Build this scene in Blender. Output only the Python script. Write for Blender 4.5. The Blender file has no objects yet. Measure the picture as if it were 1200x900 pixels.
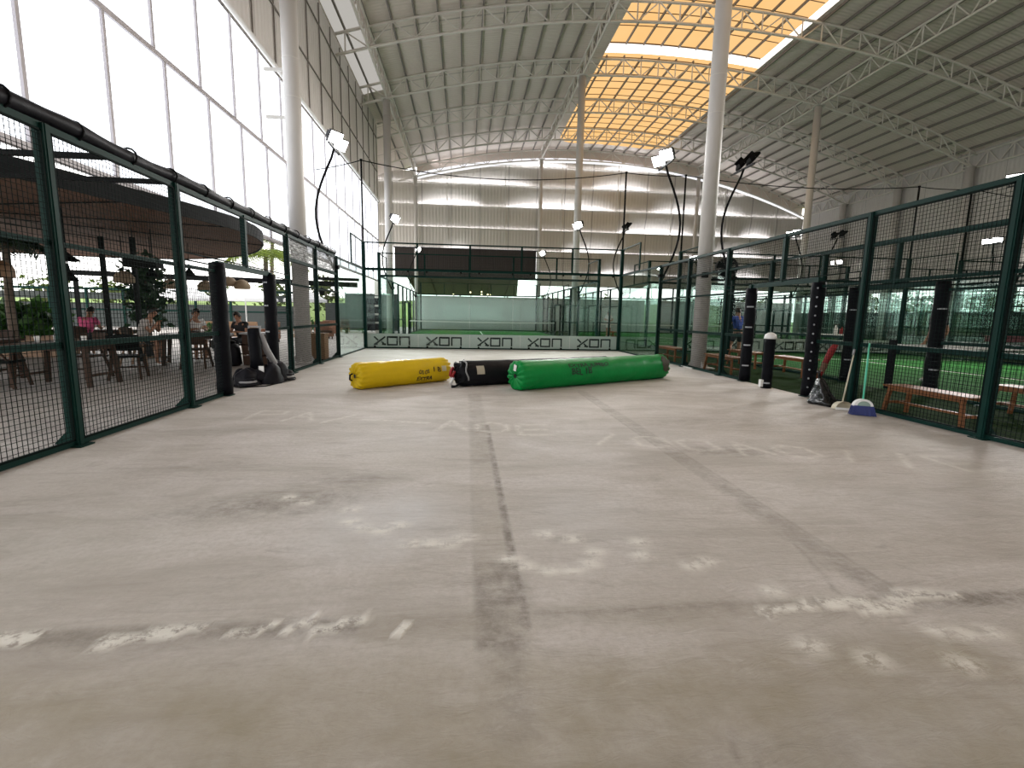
import bpy, bmesh, math, random
import numpy as np
from mathutils import Vector, Matrix, noise as mnoise
random.seed(7)
S = bpy.context.scene
COL = S.collection
PI = math.pi

# ------------------------------------------------------------------ materials
def new_mat(name):
    m = bpy.data.materials.new(name); m.use_nodes = True
    nt = m.node_tree; nt.nodes.clear()
    out = nt.nodes.new('ShaderNodeOutputMaterial')
    return m, nt, out

def srgb(r, g, b):
    f = lambda c: (c/255/12.92) if c/255 <= .04045 else ((c/255+.055)/1.055)**2.4
    return (f(r), f(g), f(b))

def mat(name, col, rough=.6, metal=0., var=.12, scale=6., bump=0., bscale=40., spec=.5, stretch=(1, 1, 1), trans=0.):
    m, nt, out = new_mat(name)
    N = nt.nodes; L = nt.links
    p = N.new('ShaderNodeBsdfPrincipled')
    tc = N.new('ShaderNodeTexCoord'); mp = N.new('ShaderNodeMapping'); mp.inputs['Scale'].default_value = stretch
    L.new(tc.outputs['Object'], mp.inputs['Vector'])
    n = N.new('ShaderNodeTexNoise'); n.inputs['Scale'].default_value = scale; n.inputs['Detail'].default_value = 4
    L.new(mp.outputs['Vector'], n.inputs['Vector'])
    r = N.new('ShaderNodeMix'); r.data_type = 'RGBA'
    r.inputs['A'].default_value = (*[c*(1-var) for c in col], 1)
    r.inputs['B'].default_value = (*[min(1, c*(1+var)) for c in col], 1)
    L.new(n.outputs['Fac'], r.inputs['Factor']); L.new(r.outputs['Result'], p.inputs['Base Color'])
    p.inputs['Roughness'].default_value = rough; p.inputs['Metallic'].default_value = metal
    p.inputs['Specular IOR Level'].default_value = spec
    if bump:
        n2 = N.new('ShaderNodeTexNoise'); n2.inputs['Scale'].default_value = bscale; n2.inputs['Detail'].default_value = 3
        L.new(mp.outputs['Vector'], n2.inputs['Vector'])
        b = N.new('ShaderNodeBump'); b.inputs['Strength'].default_value = bump; b.inputs['Distance'].default_value = .02
        L.new(n2.outputs['Fac'], b.inputs['Height']); L.new(b.outputs['Normal'], p.inputs['Normal'])
    if trans:
        t = N.new('ShaderNodeBsdfTranslucent'); L.new(r.outputs['Result'], t.inputs['Color'])
        mx = N.new('ShaderNodeMixShader'); mx.inputs[0].default_value = trans
        L.new(p.outputs[0], mx.inputs[1]); L.new(t.outputs[0], mx.inputs[2]); L.new(mx.outputs[0], out.inputs[0])
    else:
        L.new(p.outputs[0], out.inputs[0])
    return m

def emit(name, col, strength):
    m, nt, out = new_mat(name)
    e = nt.nodes.new('ShaderNodeEmission'); e.inputs[0].default_value = (*col, 1); e.inputs[1].default_value = strength
    nt.links.new(e.outputs[0], out.inputs[0]); return m

def sheet_mat(name, colA, colB, axis, pitch, seam=None, rough=.55, bump=.5, streak=None):
    """ribbed metal sheet; ribs repeat along axis (0,1,2) every pitch metres; seam = (axis, pitch, darker factor)"""
    m, nt, out = new_mat(name); N = nt.nodes; L = nt.links
    p = N.new('ShaderNodeBsdfPrincipled'); p.inputs['Roughness'].default_value = rough
    tc = N.new('ShaderNodeTexCoord'); sx = N.new('ShaderNodeSeparateXYZ'); L.new(tc.outputs['Object'], sx.inputs[0])
    def mth(op, a, b=None):
        q = N.new('ShaderNodeMath'); q.operation = op
        for i, v in enumerate((a, b)):
            if v is None: continue
            if isinstance(v, (int, float)): q.inputs[i].default_value = v
            else: L.new(v, q.inputs[i])
        return q.outputs[0]
    w = mth('SINE', mth('MULTIPLY', sx.outputs[axis], 2*PI/pitch))
    n = N.new('ShaderNodeTexNoise'); n.inputs['Scale'].default_value = .6; n.inputs['Detail'].default_value = 5
    L.new(tc.outputs['Object'], n.inputs['Vector'])
    mx = N.new('ShaderNodeMix'); mx.data_type = 'RGBA'
    mx.inputs['A'].default_value = (*colA, 1); mx.inputs['B'].default_value = (*colB, 1)
    L.new(n.outputs['Fac'], mx.inputs['Factor'])
    cur = mx.outputs['Result']
    if seam:
        ax, pt, wid, dk = seam
        fr = mth('FRACT', mth('DIVIDE', sx.outputs[ax], pt))
        lt = mth('LESS_THAN', fr, wid/pt)
        m2 = N.new('ShaderNodeMix'); m2.data_type = 'RGBA'; L.new(lt, m2.inputs['Factor']); L.new(cur, m2.inputs['A'])
        m2.inputs['B'].default_value = (*[c*dk for c in colA], 1); cur = m2.outputs['Result']
    L.new(cur, p.inputs['Base Color'])
    b = N.new('ShaderNodeBump'); b.inputs['Strength'].default_value = bump; b.inputs['Distance'].default_value = .03
    L.new(w, b.inputs['Height']); L.new(b.outputs['Normal'], p.inputs['Normal'])
    L.new(p.outputs[0], out.inputs[0]); return m

def glass_mat(name, tint, refl=.08):
    m, nt, out = new_mat(name); N = nt.nodes; L = nt.links
    t = N.new('ShaderNodeBsdfTransparent'); t.inputs[0].default_value = (*tint, 1)
    g = N.new('ShaderNodeBsdfGlossy'); g.inputs['Roughness'].default_value = .02; g.inputs[0].default_value = (.85, .95, .92, 1)
    f = N.new('ShaderNodeFresnel'); f.inputs[0].default_value = 1.45
    mx = N.new('ShaderNodeMixShader'); hf = N.new('ShaderNodeMath'); hf.operation = 'MULTIPLY'; hf.inputs[1].default_value = .4; L.new(f.outputs[0], hf.inputs[0]); L.new(hf.outputs[0], mx.inputs[0]); L.new(t.outputs[0], mx.inputs[1]); L.new(g.outputs[0], mx.inputs[2])
    L.new(mx.outputs[0], out.inputs[0]); return m

def film_mat(name, col, alpha):
    m, nt, out = new_mat(name); N = nt.nodes; L = nt.links
    t = N.new('ShaderNodeBsdfTransparent')
    p = N.new('ShaderNodeBsdfPrincipled'); p.inputs['Base Color'].default_value = (*col, 1); p.inputs['Roughness'].default_value = .35
    n = N.new('ShaderNodeTexNoise'); n.inputs['Scale'].default_value = 9; n.inputs['Detail'].default_value = 5
    r = N.new('ShaderNodeMapRange'); r.inputs['From Min'].default_value = .35; r.inputs['From Max'].default_value = .65
    r.inputs['To Min'].default_value = max(0, alpha-.3); r.inputs['To Max'].default_value = min(1, alpha+.3)
    L.new(n.outputs['Fac'], r.inputs['Value'])
    mx = N.new('ShaderNodeMixShader'); L.new(r.outputs[0], mx.inputs[0]); L.new(t.outputs[0], mx.inputs[1]); L.new(p.outputs[0], mx.inputs[2])
    L.new(mx.outputs[0], out.inputs[0]); return m

M = {}
M['green'] = mat('dark green paint', (.0028, .024, .019), .5, 0, .2, spec=.10)
M['black_pad'] = mat('black vinyl padding', (.0035, .004, .006), .5, 0, .3, 8, .5, 12, spec=.07)
M['strap'] = mat('grey strap', (.32, .33, .36), .5)
M['wire'] = mat('coated wire', (.002, .007, .006), .65, 0, .1, spec=.05)
M['black'] = mat('black metal', (.003, .003, .0035), .55, spec=.08)
M['dkgrey'] = mat('dark grey metal', (.035, .035, .038), .55, spec=.25)
M['white_steel'] = mat('white painted steel', (.62, .60, .56), .5, 0, .05, 3)
M['column'] = mat('column paint', (.56, .535, .51), .45, 0, .05, 2)
M['truss'] = mat('truss paint', (.66, .62, .57), .5, 0, .08, 3)
M['purlin'] = mat('purlin paint', (.21, .185, .165), .6, 0, .08, 3)
M['roof'] = sheet_mat('roof sheet', (.74, .64, .58), (.64, .555, .50), 1, .20, (1, 5.04, .1, .6), .5, .35)
M['cladding'] = sheet_mat('wall cladding', (.72, .67, .645), (.64, .60, .575), 1, .25, (1, 1.6, .05, .55), .5, .3)
M['backclad'] = sheet_mat('back wall cladding', (.62, .575, .535), (.54, .50, .465), 0, .28, (0, 2.5, .09, .55), .55, .34)
M['rightclad'] = sheet_mat('right wall cladding', (.55, .52, .50), (.48, .455, .44), 1, .25, (1, 2.5, .05, .6), .5, .3)
M['frame_lt'] = mat('light window frame', (.44, .41, .43), .5)
M['pipe'] = mat('pale pipe', (.70, .68, .66), .4)
M['panel'] = emit('daylit white panel', (.91, .945, 1.0), 2.1)
M['gap'] = emit('open daylight gap', (.94, .95, 1.0), 6.5)
M['gapsoft'] = emit('daylight above wall', (.95, .95, 1.0), 1.0)
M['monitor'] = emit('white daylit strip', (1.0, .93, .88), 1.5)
M['aisle'] = emit('pale roof strip with painted glow', (.55, .525, .485), .72)  # emission paints the strip's lit look into its own surface
M['glass'] = glass_mat('court glass', (.90, .945, .93))
M['bannerm'] = mat('mint white banner', (.79, .80, .78), .5, 0, .05, 2)
M['logo'] = mat('dark logo print', (.012, .03, .028), .5)
M['film'] = film_mat('cloudy plastic sheet', (.35, .36, .35), .5)
M['yellow'] = mat('yellow tarpaulin', (.60, .415, .005), .45, 0, .12, 3, .35, 7, spec=.22)
M['greenbag'] = mat('green tarpaulin', (.0012, .225, .045), .45, 0, .2, 3, .35, 7, spec=.2)
M['blackbag'] = mat('black tarpaulin', (.006, .006, .009), .5, 0, .35, 4, .4, 8, spec=.14)
M['ink'] = mat('black marker ink', (.004, .005, .004), .6)
M['greenink'] = mat('dark marker ink', (.001, .03, .012), .6)
M['red'] = mat('red fabric', (.30, .012, .014), .6)
M['white'] = mat('white plastic', (.75, .75, .74), .45)
M['wood'] = mat('orange brown wood', (.20, .080, .030), .5, 0, .25, 4, .15, 30, stretch=(1, 6, 6), spec=.15)
M['dkwood'] = mat('dark brown wood', (.045, .024, .015), .6, 0, .3, 4, .15, 30, spec=.15)
M['midwood'] = mat('mid brown wood', (.22, .125, .065), .55, 0, .25, 4, .15, 30)
M['soffit'] = mat('brown plank ceiling', (.17, .078, .042), .65, 0, .22, 1.2, 0, 20, stretch=(1, 2.5, 1), spec=.2)
M['bin'] = mat('brown bin wood', (.30, .17, .08), .6, 0, .2, 5, stretch=(6, 6, 1))
M['leaf'] = mat('leaf', (.045, .13, .02), .5, 0, .5, 2, trans=.35)
M['leafdark'] = mat('dark leaf', (.018, .05, .018), .5, 0, .5, 2, trans=.25)
M['leafyel'] = mat('yellow green leaf', (.25, .33, .05), .5, 0, .4, 2, trans=.4)
M['bark'] = mat('palm bark', (.16, .12, .09), .8, 0, .3, 8, .4, 20)
M['woven'] = mat('woven rattan', (.42, .32, .22), .7, 0, .3, 30, .4, 60, trans=.3)
M['canvas'] = mat('white canvas', (.82, .83, .85), .7, 0, .03, trans=.35)
M['bluebristle'] = mat('blue bristle', (.010, .022, .14), .6)
M['mint'] = mat('mint plastic', (.08, .50, .33), .4)
M['cream'] = mat('cream plastic', (.55, .50, .38), .5)
M['plastic_bag'] = mat('glossy black plastic film', (.006, .006, .007), .18, 0, .2, 4, .6, 14)
M['skin'] = mat('skin', (.36, .18, .11), .55, 0, .06)
M['hair'] = mat('dark hair', (.012, .008, .006), .5, 0, .3, 20)
M['pink'] = mat('pink cloth', (.72, .10, .26), .7)
M['blue'] = mat('blue cloth', (.015, .06, .32), .7)
M['blackcloth'] = mat('black cloth', (.010, .010, .012), .75)
M['whitecloth'] = mat('white cloth', (.70, .70, .70), .75)
M['tancloth'] = mat('pale grey cloth', (.45, .42, .40), .75)
M['darkcloth'] = mat('dark shorts cloth', (.02, .022, .03), .75)
M['eye'] = mat('eye', (.01, .008, .006), .3)
M['lip'] = mat('lip', (.28, .09, .07), .5)
M['greyplastic'] = mat('grey plastic', (.24, .24, .25), .45)
M['bulb'] = emit('lamp glass', (1.0, .97, .92), 9.0)
M['warm'] = emit('warm bulb', (1.0, .75, .45), 5.0)
M['flood'] = emit('flood lens', (1.0, .99, .96), 16.0)
M['lens_off'] = mat('unlit lens', (.05, .05, .05), .15)
M['louver'] = sheet_mat('dark brown louvre', (.022, .014, .012), (.030, .020, .016), 0, .12, (0, 1.2, .03, .5), .7, .6)
M['dark_in'] = mat('dark brown ceiling', (.045, .026, .021), .7, 0, .25, 1.5)
M['plaster'] = mat('pale painted wall', (.58, .60, .59), .7, 0, .06, .8)
M['greywall'] = mat('slate grey fence panel', (.022, .029, .028), .6, 0, .15, 1.2, stretch=(5, 5, 1))
M['net'] = mat('black net cord', (.01, .012, .012), .7)
M['lawn'] = mat('bright lawn', (.13, .20, .045), .9, 0, .25, .4)
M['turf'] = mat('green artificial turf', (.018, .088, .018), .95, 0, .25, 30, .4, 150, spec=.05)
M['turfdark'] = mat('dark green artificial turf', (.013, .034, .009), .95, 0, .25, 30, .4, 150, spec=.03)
M['line'] = mat('white turf line', (.62, .66, .60), .9)
M['hedge'] = mat('hedge leaf', (.075, .11, .02), .6, 0, .6, 1.5, trans=.3)
M['orange'] = mat('terracotta', (.19, .085, .05), .7)
M['redbanner'] = mat('dark red banner', (.16, .012, .025), .6)

# ------------------------------------------------------------------ geometry collector
class MB:
    def __init__(s): s.v = []; s.f = []
    def add(s, vs, fs):
        o = len(s.v); s.v += [tuple(map(float, v)) for v in vs]; s.f += [tuple(o+i for i in f) for f in fs]; return s
    def box(s, x0, x1, y0, y1, z0, z1):
        return s.add([(x, y, z) for z in (z0, z1) for y in (y0, y1) for x in (x0, x1)],
                     [(0, 2, 3, 1), (4, 5, 7, 6), (0, 1, 5, 4), (2, 6, 7, 3), (0, 4, 6, 2), (1, 3, 7, 5)])
    def bevbox(s, x0, x1, y0, y1, z0, z1, b=.01):
        bm = bmesh.new(); bmesh.ops.create_cube(bm, size=1)
        for v in bm.verts:
            v.co = Vector(((x0+x1)/2+v.co.x*(x1-x0), (y0+y1)/2+v.co.y*(y1-y0), (z0+z1)/2+v.co.z*(z1-z0)))
        bmesh.ops.bevel(bm, geom=list(bm.edges), offset=b, segments=2, affect='EDGES', profile=.5)
        s.frombm(bm); bm.free(); return s
    def frombm(s, bm):
        bm.verts.ensure_lookup_table(); bm.verts.index_update()
        return s.add([v.co[:] for v in bm.verts], [[v.index for v in f.verts] for f in bm.faces])
    def bar(s, p, q, w, h=None, up=(0, 0, 1)):
        h = h or w; p = Vector(p); q = Vector(q); d = (q-p).normalized(); u = Vector(up)
        if abs(d.dot(u)) > .98: u = Vector((0, 1, 0))
        a = d.cross(u).normalized(); b = a.cross(d).normalized()
        vs = [c+a*(i*w/2)+b*(j*h/2) for c in (p, q) for (i, j) in ((-1, -1), (1, -1), (1, 1), (-1, 1))]
        return s.add(vs, [(0, 1, 2, 3), (7, 6, 5, 4), (0, 4, 5, 1), (1, 5, 6, 2), (2, 6, 7, 3), (3, 7, 4, 0)])
    def tube(s, path, r, n=8, cap=True):
        path = [Vector(p) for p in path]; k = len(path); rs = r if isinstance(r, (list, tuple)) else [r]*k
        rings = []; pa = None
        for i, p in enumerate(path):
            d = (path[min(i+1, k-1)]-path[max(i-1, 0)]).normalized()
            if pa is None:
                u = Vector((0, 0, 1)) if abs(d.z) < .95 else Vector((0, 1, 0)); a = d.cross(u).normalized()
            else: a = (pa-d*pa.dot(d)).normalized()
            pa = a; b = d.cross(a)
            rings.append([p+(a*math.cos(2*PI*j/n)+b*math.sin(2*PI*j/n))*rs[i] for j in range(n)])
        fs = []
        for i in range(k-1):
            for j in range(n):
                fs.append((i*n+j, i*n+(j+1) % n, (i+1)*n+(j+1) % n, (i+1)*n+j))
        if cap: fs += [tuple(range(n-1, -1, -1)), tuple((k-1)*n+j for j in range(n))]
        return s.add([v for r_ in rings for v in r_], fs)
    def lathe(s, prof, c=(0, 0, 0), n=16, cap=True):
        vs = []; k = len(prof)
        for r, z in prof:
            for j in range(n): vs.append((c[0]+r*math.cos(2*PI*j/n), c[1]+r*math.sin(2*PI*j/n), c[2]+z))
        fs = [(i*n+j, i*n+(j+1) % n, (i+1)*n+(j+1) % n, (i+1)*n+j) for i in range(k-1) for j in range(n)]
        if cap: fs += [tuple(range(n-1, -1, -1)), tuple((k-1)*n+j for j in range(n))]
        return s.add(vs, fs)
    def ball(s, c, r, n=10, m=8):
        r = r if isinstance(r, tuple) else (r, r, r)
        vs = [(c[0], c[1], c[2]-r[2])]
        for i in range(1, m):
            t = PI*i/m
            for j in range(n): vs.append((c[0]+r[0]*math.sin(t)*math.cos(2*PI*j/n), c[1]+r[1]*math.sin(t)*math.sin(2*PI*j/n), c[2]-r[2]*math.cos(t)))
        vs.append((c[0], c[1], c[2]+r[2])); e = len(vs)-1
        fs = [(0, 1+(j+1) % n, 1+j) for j in range(n)]
        for i in range(m-2):
            for j in range(n): fs.append((1+i*n+j, 1+i*n+(j+1) % n, 1+(i+1)*n+(j+1) % n, 1+(i+1)*n+j))
        fs += [(e, 1+(m-2)*n+j, 1+(m-2)*n+(j+1) % n) for j in range(n)]
        return s.add(vs, fs)
    def build(s, name, m, parent=None, smooth=False, origin=None):
        vs = np.array(s.v) if s.v else np.zeros((0, 3))
        if parent is not None:
            P = parent; base = Vector((0, 0, 0))
            while P is not None: base += P.location; P = P.parent
            loc = Vector((0, 0, 0)) ; off = base
            me_off = off
        else:
            if origin is None:
                lo = vs.min(0); hi = vs.max(0); origin = ((lo[0]+hi[0])/2, (lo[1]+hi[1])/2, lo[2])
            me_off = Vector(origin); loc = me_off
        me = bpy.data.meshes.new(name)
        me.from_pydata([tuple(v) for v in (vs-np.array(me_off))], [], s.f)
        if smooth: me.polygons.foreach_set('use_smooth', [True]*len(me.polygons))
        me.materials.append(m); me.update()
        o = bpy.data.objects.new(name, me); COL.objects.link(o); o.location = loc
        if parent is not None: o.parent = parent
        return o

def tag(o, label=None, cat=None, group=None, kind=None):
    if label: o['label'] = label
    if cat: o['category'] = cat
    if group: o['group'] = group
    if kind: o['kind'] = kind
    return o
def thing(name, label, cat, loc=(0, 0, 0), group=None):
    o = bpy.data.objects.new(name, None); COL.objects.link(o); o.location = loc; o.empty_display_size = .2
    return tag(o, label, cat, group)
def struct(o, label=None, cat=None):
    o['kind'] = 'structure'
    if label: o['label'] = label
    if cat: o['category'] = cat
    return o
def move_tree(root, src_children=None): pass
def copy_tree(o, parent=None):
    c = o.copy(); COL.objects.link(c)
    if parent is not None: c.parent = parent
    for ch in list(o.children): copy_tree(ch, c)
    return c

ORD = ['first', 'second', 'third', 'fourth', 'fifth', 'sixth', 'seventh', 'eighth', 'ninth', 'tenth', 'eleventh', 'twelfth',
       'thirteenth', 'fourteenth', 'fifteenth', 'sixteenth', 'seventeenth', 'eighteenth', 'nineteenth', 'twentieth',
       'twenty-first', 'twenty-second', 'twenty-third', 'twenty-fourth', 'twenty-fifth', 'twenty-sixth']

# ------------------------------------------------------------------ camera
CF, CYAW, CPIT, CROL, CX, CY, CH = 562.25365, .0974988589, -.142471044, .0179070868, 3.84486146, .981049456, 1.35932633
F = Vector((math.sin(CYAW)*math.cos(CPIT), math.cos(CYAW)*math.cos(CPIT), math.sin(CPIT)))
R = Vector((math.cos(CYAW), -math.sin(CYAW), 0)); U = R.cross(F)
R2 = R*math.cos(CROL)+U*math.sin(CROL); U2 = -R*math.sin(CROL)+U*math.cos(CROL)
cam = bpy.data.objects.new('camera', bpy.data.cameras.new('camera')); COL.objects.link(cam)
cam.matrix_world = Matrix(((R2.x, U2.x, -F.x, CX), (R2.y, U2.y, -F.y, CY), (R2.z, U2.z, -F.z, CH), (0, 0, 0, 1)))
cam.data.sensor_fit = 'HORIZONTAL'; cam.data.sensor_width = 36; cam.data.lens = CF/1200*36
cam.data.clip_start = .05; cam.data.clip_end = 500
S.camera = cam
S.view_settings.view_transform = 'Standard'; S.view_settings.look = 'None'; S.view_settings.gamma = 1
S.view_settings.use_curve_mapping = False; S.view_settings.exposure = 0.27
S.cycles.transparent_max_bounces = 40; S.cycles.max_bounces = 6; S.cycles.diffuse_bounces = 4; S.cycles.glossy_bounces = 4
S.cycles.transmission_bounces = 4; S.cycles.use_denoising = True; S.cycles.caustics_reflective = False; S.cycles.caustics_refractive = False
S.cycles.sample_clamp_indirect = 4.0
w = bpy.data.worlds.new('sky'); S.world = w; w.use_nodes = True
bg = w.node_tree.nodes['Background']; bg.inputs[0].default_value = (1.0, .985, .96, 1); bg.inputs[1].default_value = 2.8
# ------------------------------------------------------------------ the hall: roof line
XL, XR, YB, YF = -1.95, 35.1, 44.6, -16.0
FZ = 3.2
def zt(x): return -41.0155+math.sqrt(56.6364**2-(x-14.258)**2)
def zb(x): return zt(x)-.85
XG = [-.43, 10.25, 24.4, 35.0]            # girder / column lines
YT = [24.35, 29.35, 34.35, 39.4, 44.35]   # trusses in view
SKX0, SKX1, SKYE = 11.4, 20.35, 43.2      # skylight
SKYM = 29.15                              # end of its raised front half
SKY0 = 4.0

# --- floor of the empty court with worn marks (stains stay where they are: painted as an attribute)
def build_floor():
    st = .05; xs = np.arange(0, 10+st/4, st/2); ys = np.arange(-4, 23.3+st/2, st)
    nx, ny = len(xs), len(ys); X, Y = np.meshgrid(xs, ys)
    vs = np.c_[X.ravel(), Y.ravel(), np.zeros(nx*ny)]
    idx = np.arange(nx*ny).reshape(ny, nx)
    fs = np.stack([idx[:-1, :-1], idx[:-1, 1:], idx[1:, 1:], idx[1:, :-1]], -1).reshape(-1, 4)
    pale = np.zeros_like(X); dark = np.zeros_like(X); yel = np.zeros_like(X); cool = np.zeros_like(X)
    def seg(A, p, q, wd, val, soft=.6):
        px, py = p; qx, qy = q; dx, dy = qx-px, qy-py; l2 = dx*dx+dy*dy+1e-9
        t = np.clip(((X-px)*dx+(Y-py)*dy)/l2, 0, 1); d = np.hypot(X-px-t*dx, Y-py-t*dy)
        np.maximum(A, val*np.clip((wd-d)/(wd*soft), 0, 1), out=A)
    def blob(A, c, rx, ry, val, ang=0):
        ca, sa = math.cos(ang), math.sin(ang); u = (X-c[0])*ca+(Y-c[1])*sa; v = -(X-c[0])*sa+(Y-c[1])*ca
        np.maximum(A, val*np.clip(1.3-1.3*np.hypot(u/rx, v/ry), 0, 1), out=A)
    # glue seam down the middle
    m = (Y > 2.75) & (Y < 9.2)
    band = np.clip((.112-np.abs(X-4.0))/.018, 0, 1)*m
    dark = np.maximum(dark, band*np.where(Y < 3.45, .72, np.where(Y > 5.2, .36, .10)))
    yel = np.maximum(yel, band*np.where((Y > 3.3) & (Y < 6.2), .42, .15))
    seg(dark, (4.115, 2.9), (4.115, 6.8), .03, 1.0); seg(dark, (3.89, 3.2), (3.89, 8.6), .015, .4)
    seg(dark, (4.0, 2.4), (4.0, 3.0), .12, .4)
    # right hand seam
    m2 = (Y > 2.95) & (Y < 9.6); c2 = 5.96
    band = np.clip((.10-np.abs(X-c2))/.05, 0, 1)*m2
    dark = np.maximum(dark, band*np.where(Y < 4.6, .5, .42))
    seg(dark, (6.05, 3.0), (6.03, 9.0), .022, .5); seg(dark, (5.86, 3.3), (5.88, 9.4), .016, .5)
    seg(dark, (5.72, 3.05), (5.9, 3.7), .02, .5)
    # cross seam
    band = np.clip((.085-np.abs(Y-2.965))/.05, 0, 1)
    dark = np.maximum(dark, band*np.where(X < 3.4, .72, np.where(X > 5.9, .95, .3)))
    yel = np.maximum(yel, np.clip((.16-np.abs(Y-2.93))/.1, 0, 1)*((X > 3.4) & (X < 5.9))*.5)
    seg(dark, (0, 3.03), (10, 3.03), .012, .7); seg(dark, (3.4, 2.99), (5.9, 3.0), .012, .6)
    for (a, b, wd) in (((1.55, 2.93), (2.05, 2.98), .05), ((2.38, 2.93), (2.62, 2.98), .05), ((2.5, 2.95), (2.72, 3.01), .03), ((2.86, 2.93), (3.02, 2.99), .03),
                       ((3.08, 2.95), (3.18, 3.03), .03), ((3.2, 2.93), (3.4, 3.02), .035), ((1.0, 2.9), (1.4, 2.96), .05), ((3.55, 2.9), (3.6, 2.95), .025),
                       ((5.25, 2.93), (5.5, 2.97), .04), ((5.6, 2.98), (5.8, 3.0), .05), ((5.75, 2.9), (6.0, 2.97), .06), ((6.05, 3.02), (6.3, 3.0), .05)):
        seg(pale, a, b, wd, 1.0, .3)
    # faint worn letters across the floor: short strokes along a slanting row
    def row(p, q, glyphs, h):
        px, py = p; qx, qy = q; n = len(glyphs)
        for i, g in enumerate(glyphs):
            t = (i+.5)/n; cx, cy = px+(qx-px)*t, py+(qy-py)*t; wd = abs(qx-px)/n*.36
            for (ax, ay, bx, by) in g:
                seg(pale, (cx+ax*wd, cy+ay*h), (cx+bx*wd, cy+by*h), .055, .55, .95)
    P = [(-1, -1, -1, 1), (-1, 1, 1, .8), (1, .8, 1, .1), (1, .1, -1, 0)]
    A_ = [(-1, -1, 0, 1), (0, 1, 1, -1), (-.5, -.1, .5, -.1)]
    SL = [(-1, -1, .8, .8)]; DASH = [(-1, .2, 1, 0)]; O = [(-1, -.6, -1, .6), (-1, .6, 0, 1), (0, 1, 1, .6), (1, .6, 1, -.6), (1, -.6, 0, -1), (0, -1, -1, -.6)]
    E_ = [(-1, -1, -1, 1), (-1, 1, 1, 1), (-1, 0, .8, 0), (-1, -1, 1, -1)]
    row((1.0, 7.55), (4.9, 6.5), [P, A_, SL, DASH, DASH, A_, O, E_], .26)
    row((5.2, 6.2), (8.9, 5.0), [SL, O, O, A_, O, SL, SL, E_], .24)
    # second row of glue marks nearer the camera
    for c in ((3.05, 4.25), (3.1, 4.05), (3.2, 3.95), (3.32, 3.9), (3.42, 3.98), (3.52, 3.72), (3.64, 3.72), (3.74, 3.7), (3.85, 3.78), (4.1, 3.5), (4.18, 3.42), (4.3, 3.36), (4.42, 3.36), (4.54, 3.42),
              (4.6, 3.55), (4.5, 3.72), (4.35, 3.8), (4.9, 3.66), (4.86, 3.5), (5.1, 3.36), (5.2, 3.4), (2.55, 4.5), (2.7, 4.4), (5.4, 3.1), (5.95, 2.75), (6.05, 2.72), (6.18, 2.72), (5.85, 2.55), (6.1, 2.45), (6.2, 2.35), (5.5, 2.6), (5.3, 2.7)):
        blob(pale, c, .11, .08, .9)
    # scuffed darker areas and cool powdery areas
    for c, rx, ry, v, a in (((2.5, 4.4), 1.0, .35, .75, .25), ((2.9, 4.9), .7, .3, .5, .1), ((1.4, 5.2), .9, .4, .22, .2), ((6.6, 5.6), .9, .28, .6, -.15), ((7.6, 7.0), 1.6, .4, .25, .0), ((4.06, 3.15), .16, .3, .8, 0),
                            ((4.9, 2.2), .8, .25, .22, 0), ((3.0, 2.1), .9, .3, .2, .2), ((1.2, 6.6), 1.2, .3, .2, 0), ((8.4, 6.9), 1.4, .3, .22, 0)):
        blob(dark, c, rx, ry, v, a)
    seg(dark, (4.72, 2.32), (4.70, 2.24), .014, .8); seg(dark, (4.70, 2.24), (4.76, 2.2), .01, .8)
    for c, rx, ry, v in (((3.3, 4.1), .75, .7, 1.0), ((4.7, 4.2), .7, 1.0, .5), ((4.9, 5.6), 1.0, 1.0, .35), ((5.6, 6.3), 1.2, .7, .35), ((3.3, 6.2), .9, .8, .3), ((5.6, 2.25), 1.0, .25, .4), ((7.3, 4.3), 1.4, .8, .35)):
        blob(cool, c, rx, ry, v)
    for c, rx, ry, v in (((6.4, 2.3), .7, .4, .45), ((5.0, 2.5), .9, .35, .4), ((3.0, 2.4), 1.2, .4, .3), ((5.0, 8.0), 1.5, .9, .3)): blob(yel, c, rx, ry, v)
    yel = np.maximum(yel, np.clip((2.86-Y)/.25, 0, 1)*1.15)
    me = bpy.data.meshes.new('floor'); me.from_pydata(vs.tolist(), [], fs.tolist())
    at = me.color_attributes.new('wear', 'FLOAT_COLOR', 'POINT')
    at.data.foreach_set('color', np.stack([pale, dark, yel, cool], -1).reshape(-1).astype(np.float32))
    m, nt, out = new_mat('worn concrete'); N = nt.nodes; L = nt.links
    p = N.new('ShaderNodeBsdfPrincipled'); p.inputs['Roughness'].default_value = .62; p.inputs['Specular IOR Level'].default_value = .14
    tc = N.new('ShaderNodeTexCoord')
    def noise(scale, detail=6, rough=.6, stretch=(1, 1, 1), dist=0., rot=0.):
        mp = N.new('ShaderNodeMapping'); mp.inputs['Scale'].default_value = stretch; mp.inputs['Rotation'].default_value = (0, 0, rot)
        L.new(tc.outputs['Object'], mp.inputs[0])
        n = N.new('ShaderNodeTexNoise'); n.inputs['Scale'].default_value = scale; n.inputs['Detail'].default_value = detail; n.inputs['Roughness'].default_value = rough
        n.inputs['Distortion'].default_value = dist; L.new(mp.outputs[0], n.inputs['Vector']); return n.outputs['Fac']
    def rng(src, a, b, c=0., d=1.):
        q = N.new('ShaderNodeMapRange'); q.inputs['From Min'].default_value = a; q.inputs['From Max'].default_value = b; q.inputs['To Min'].default_value = c; q.inputs['To Max'].default_value = d
        L.new(src, q.inputs['Value']); return q.outputs[0]
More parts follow.
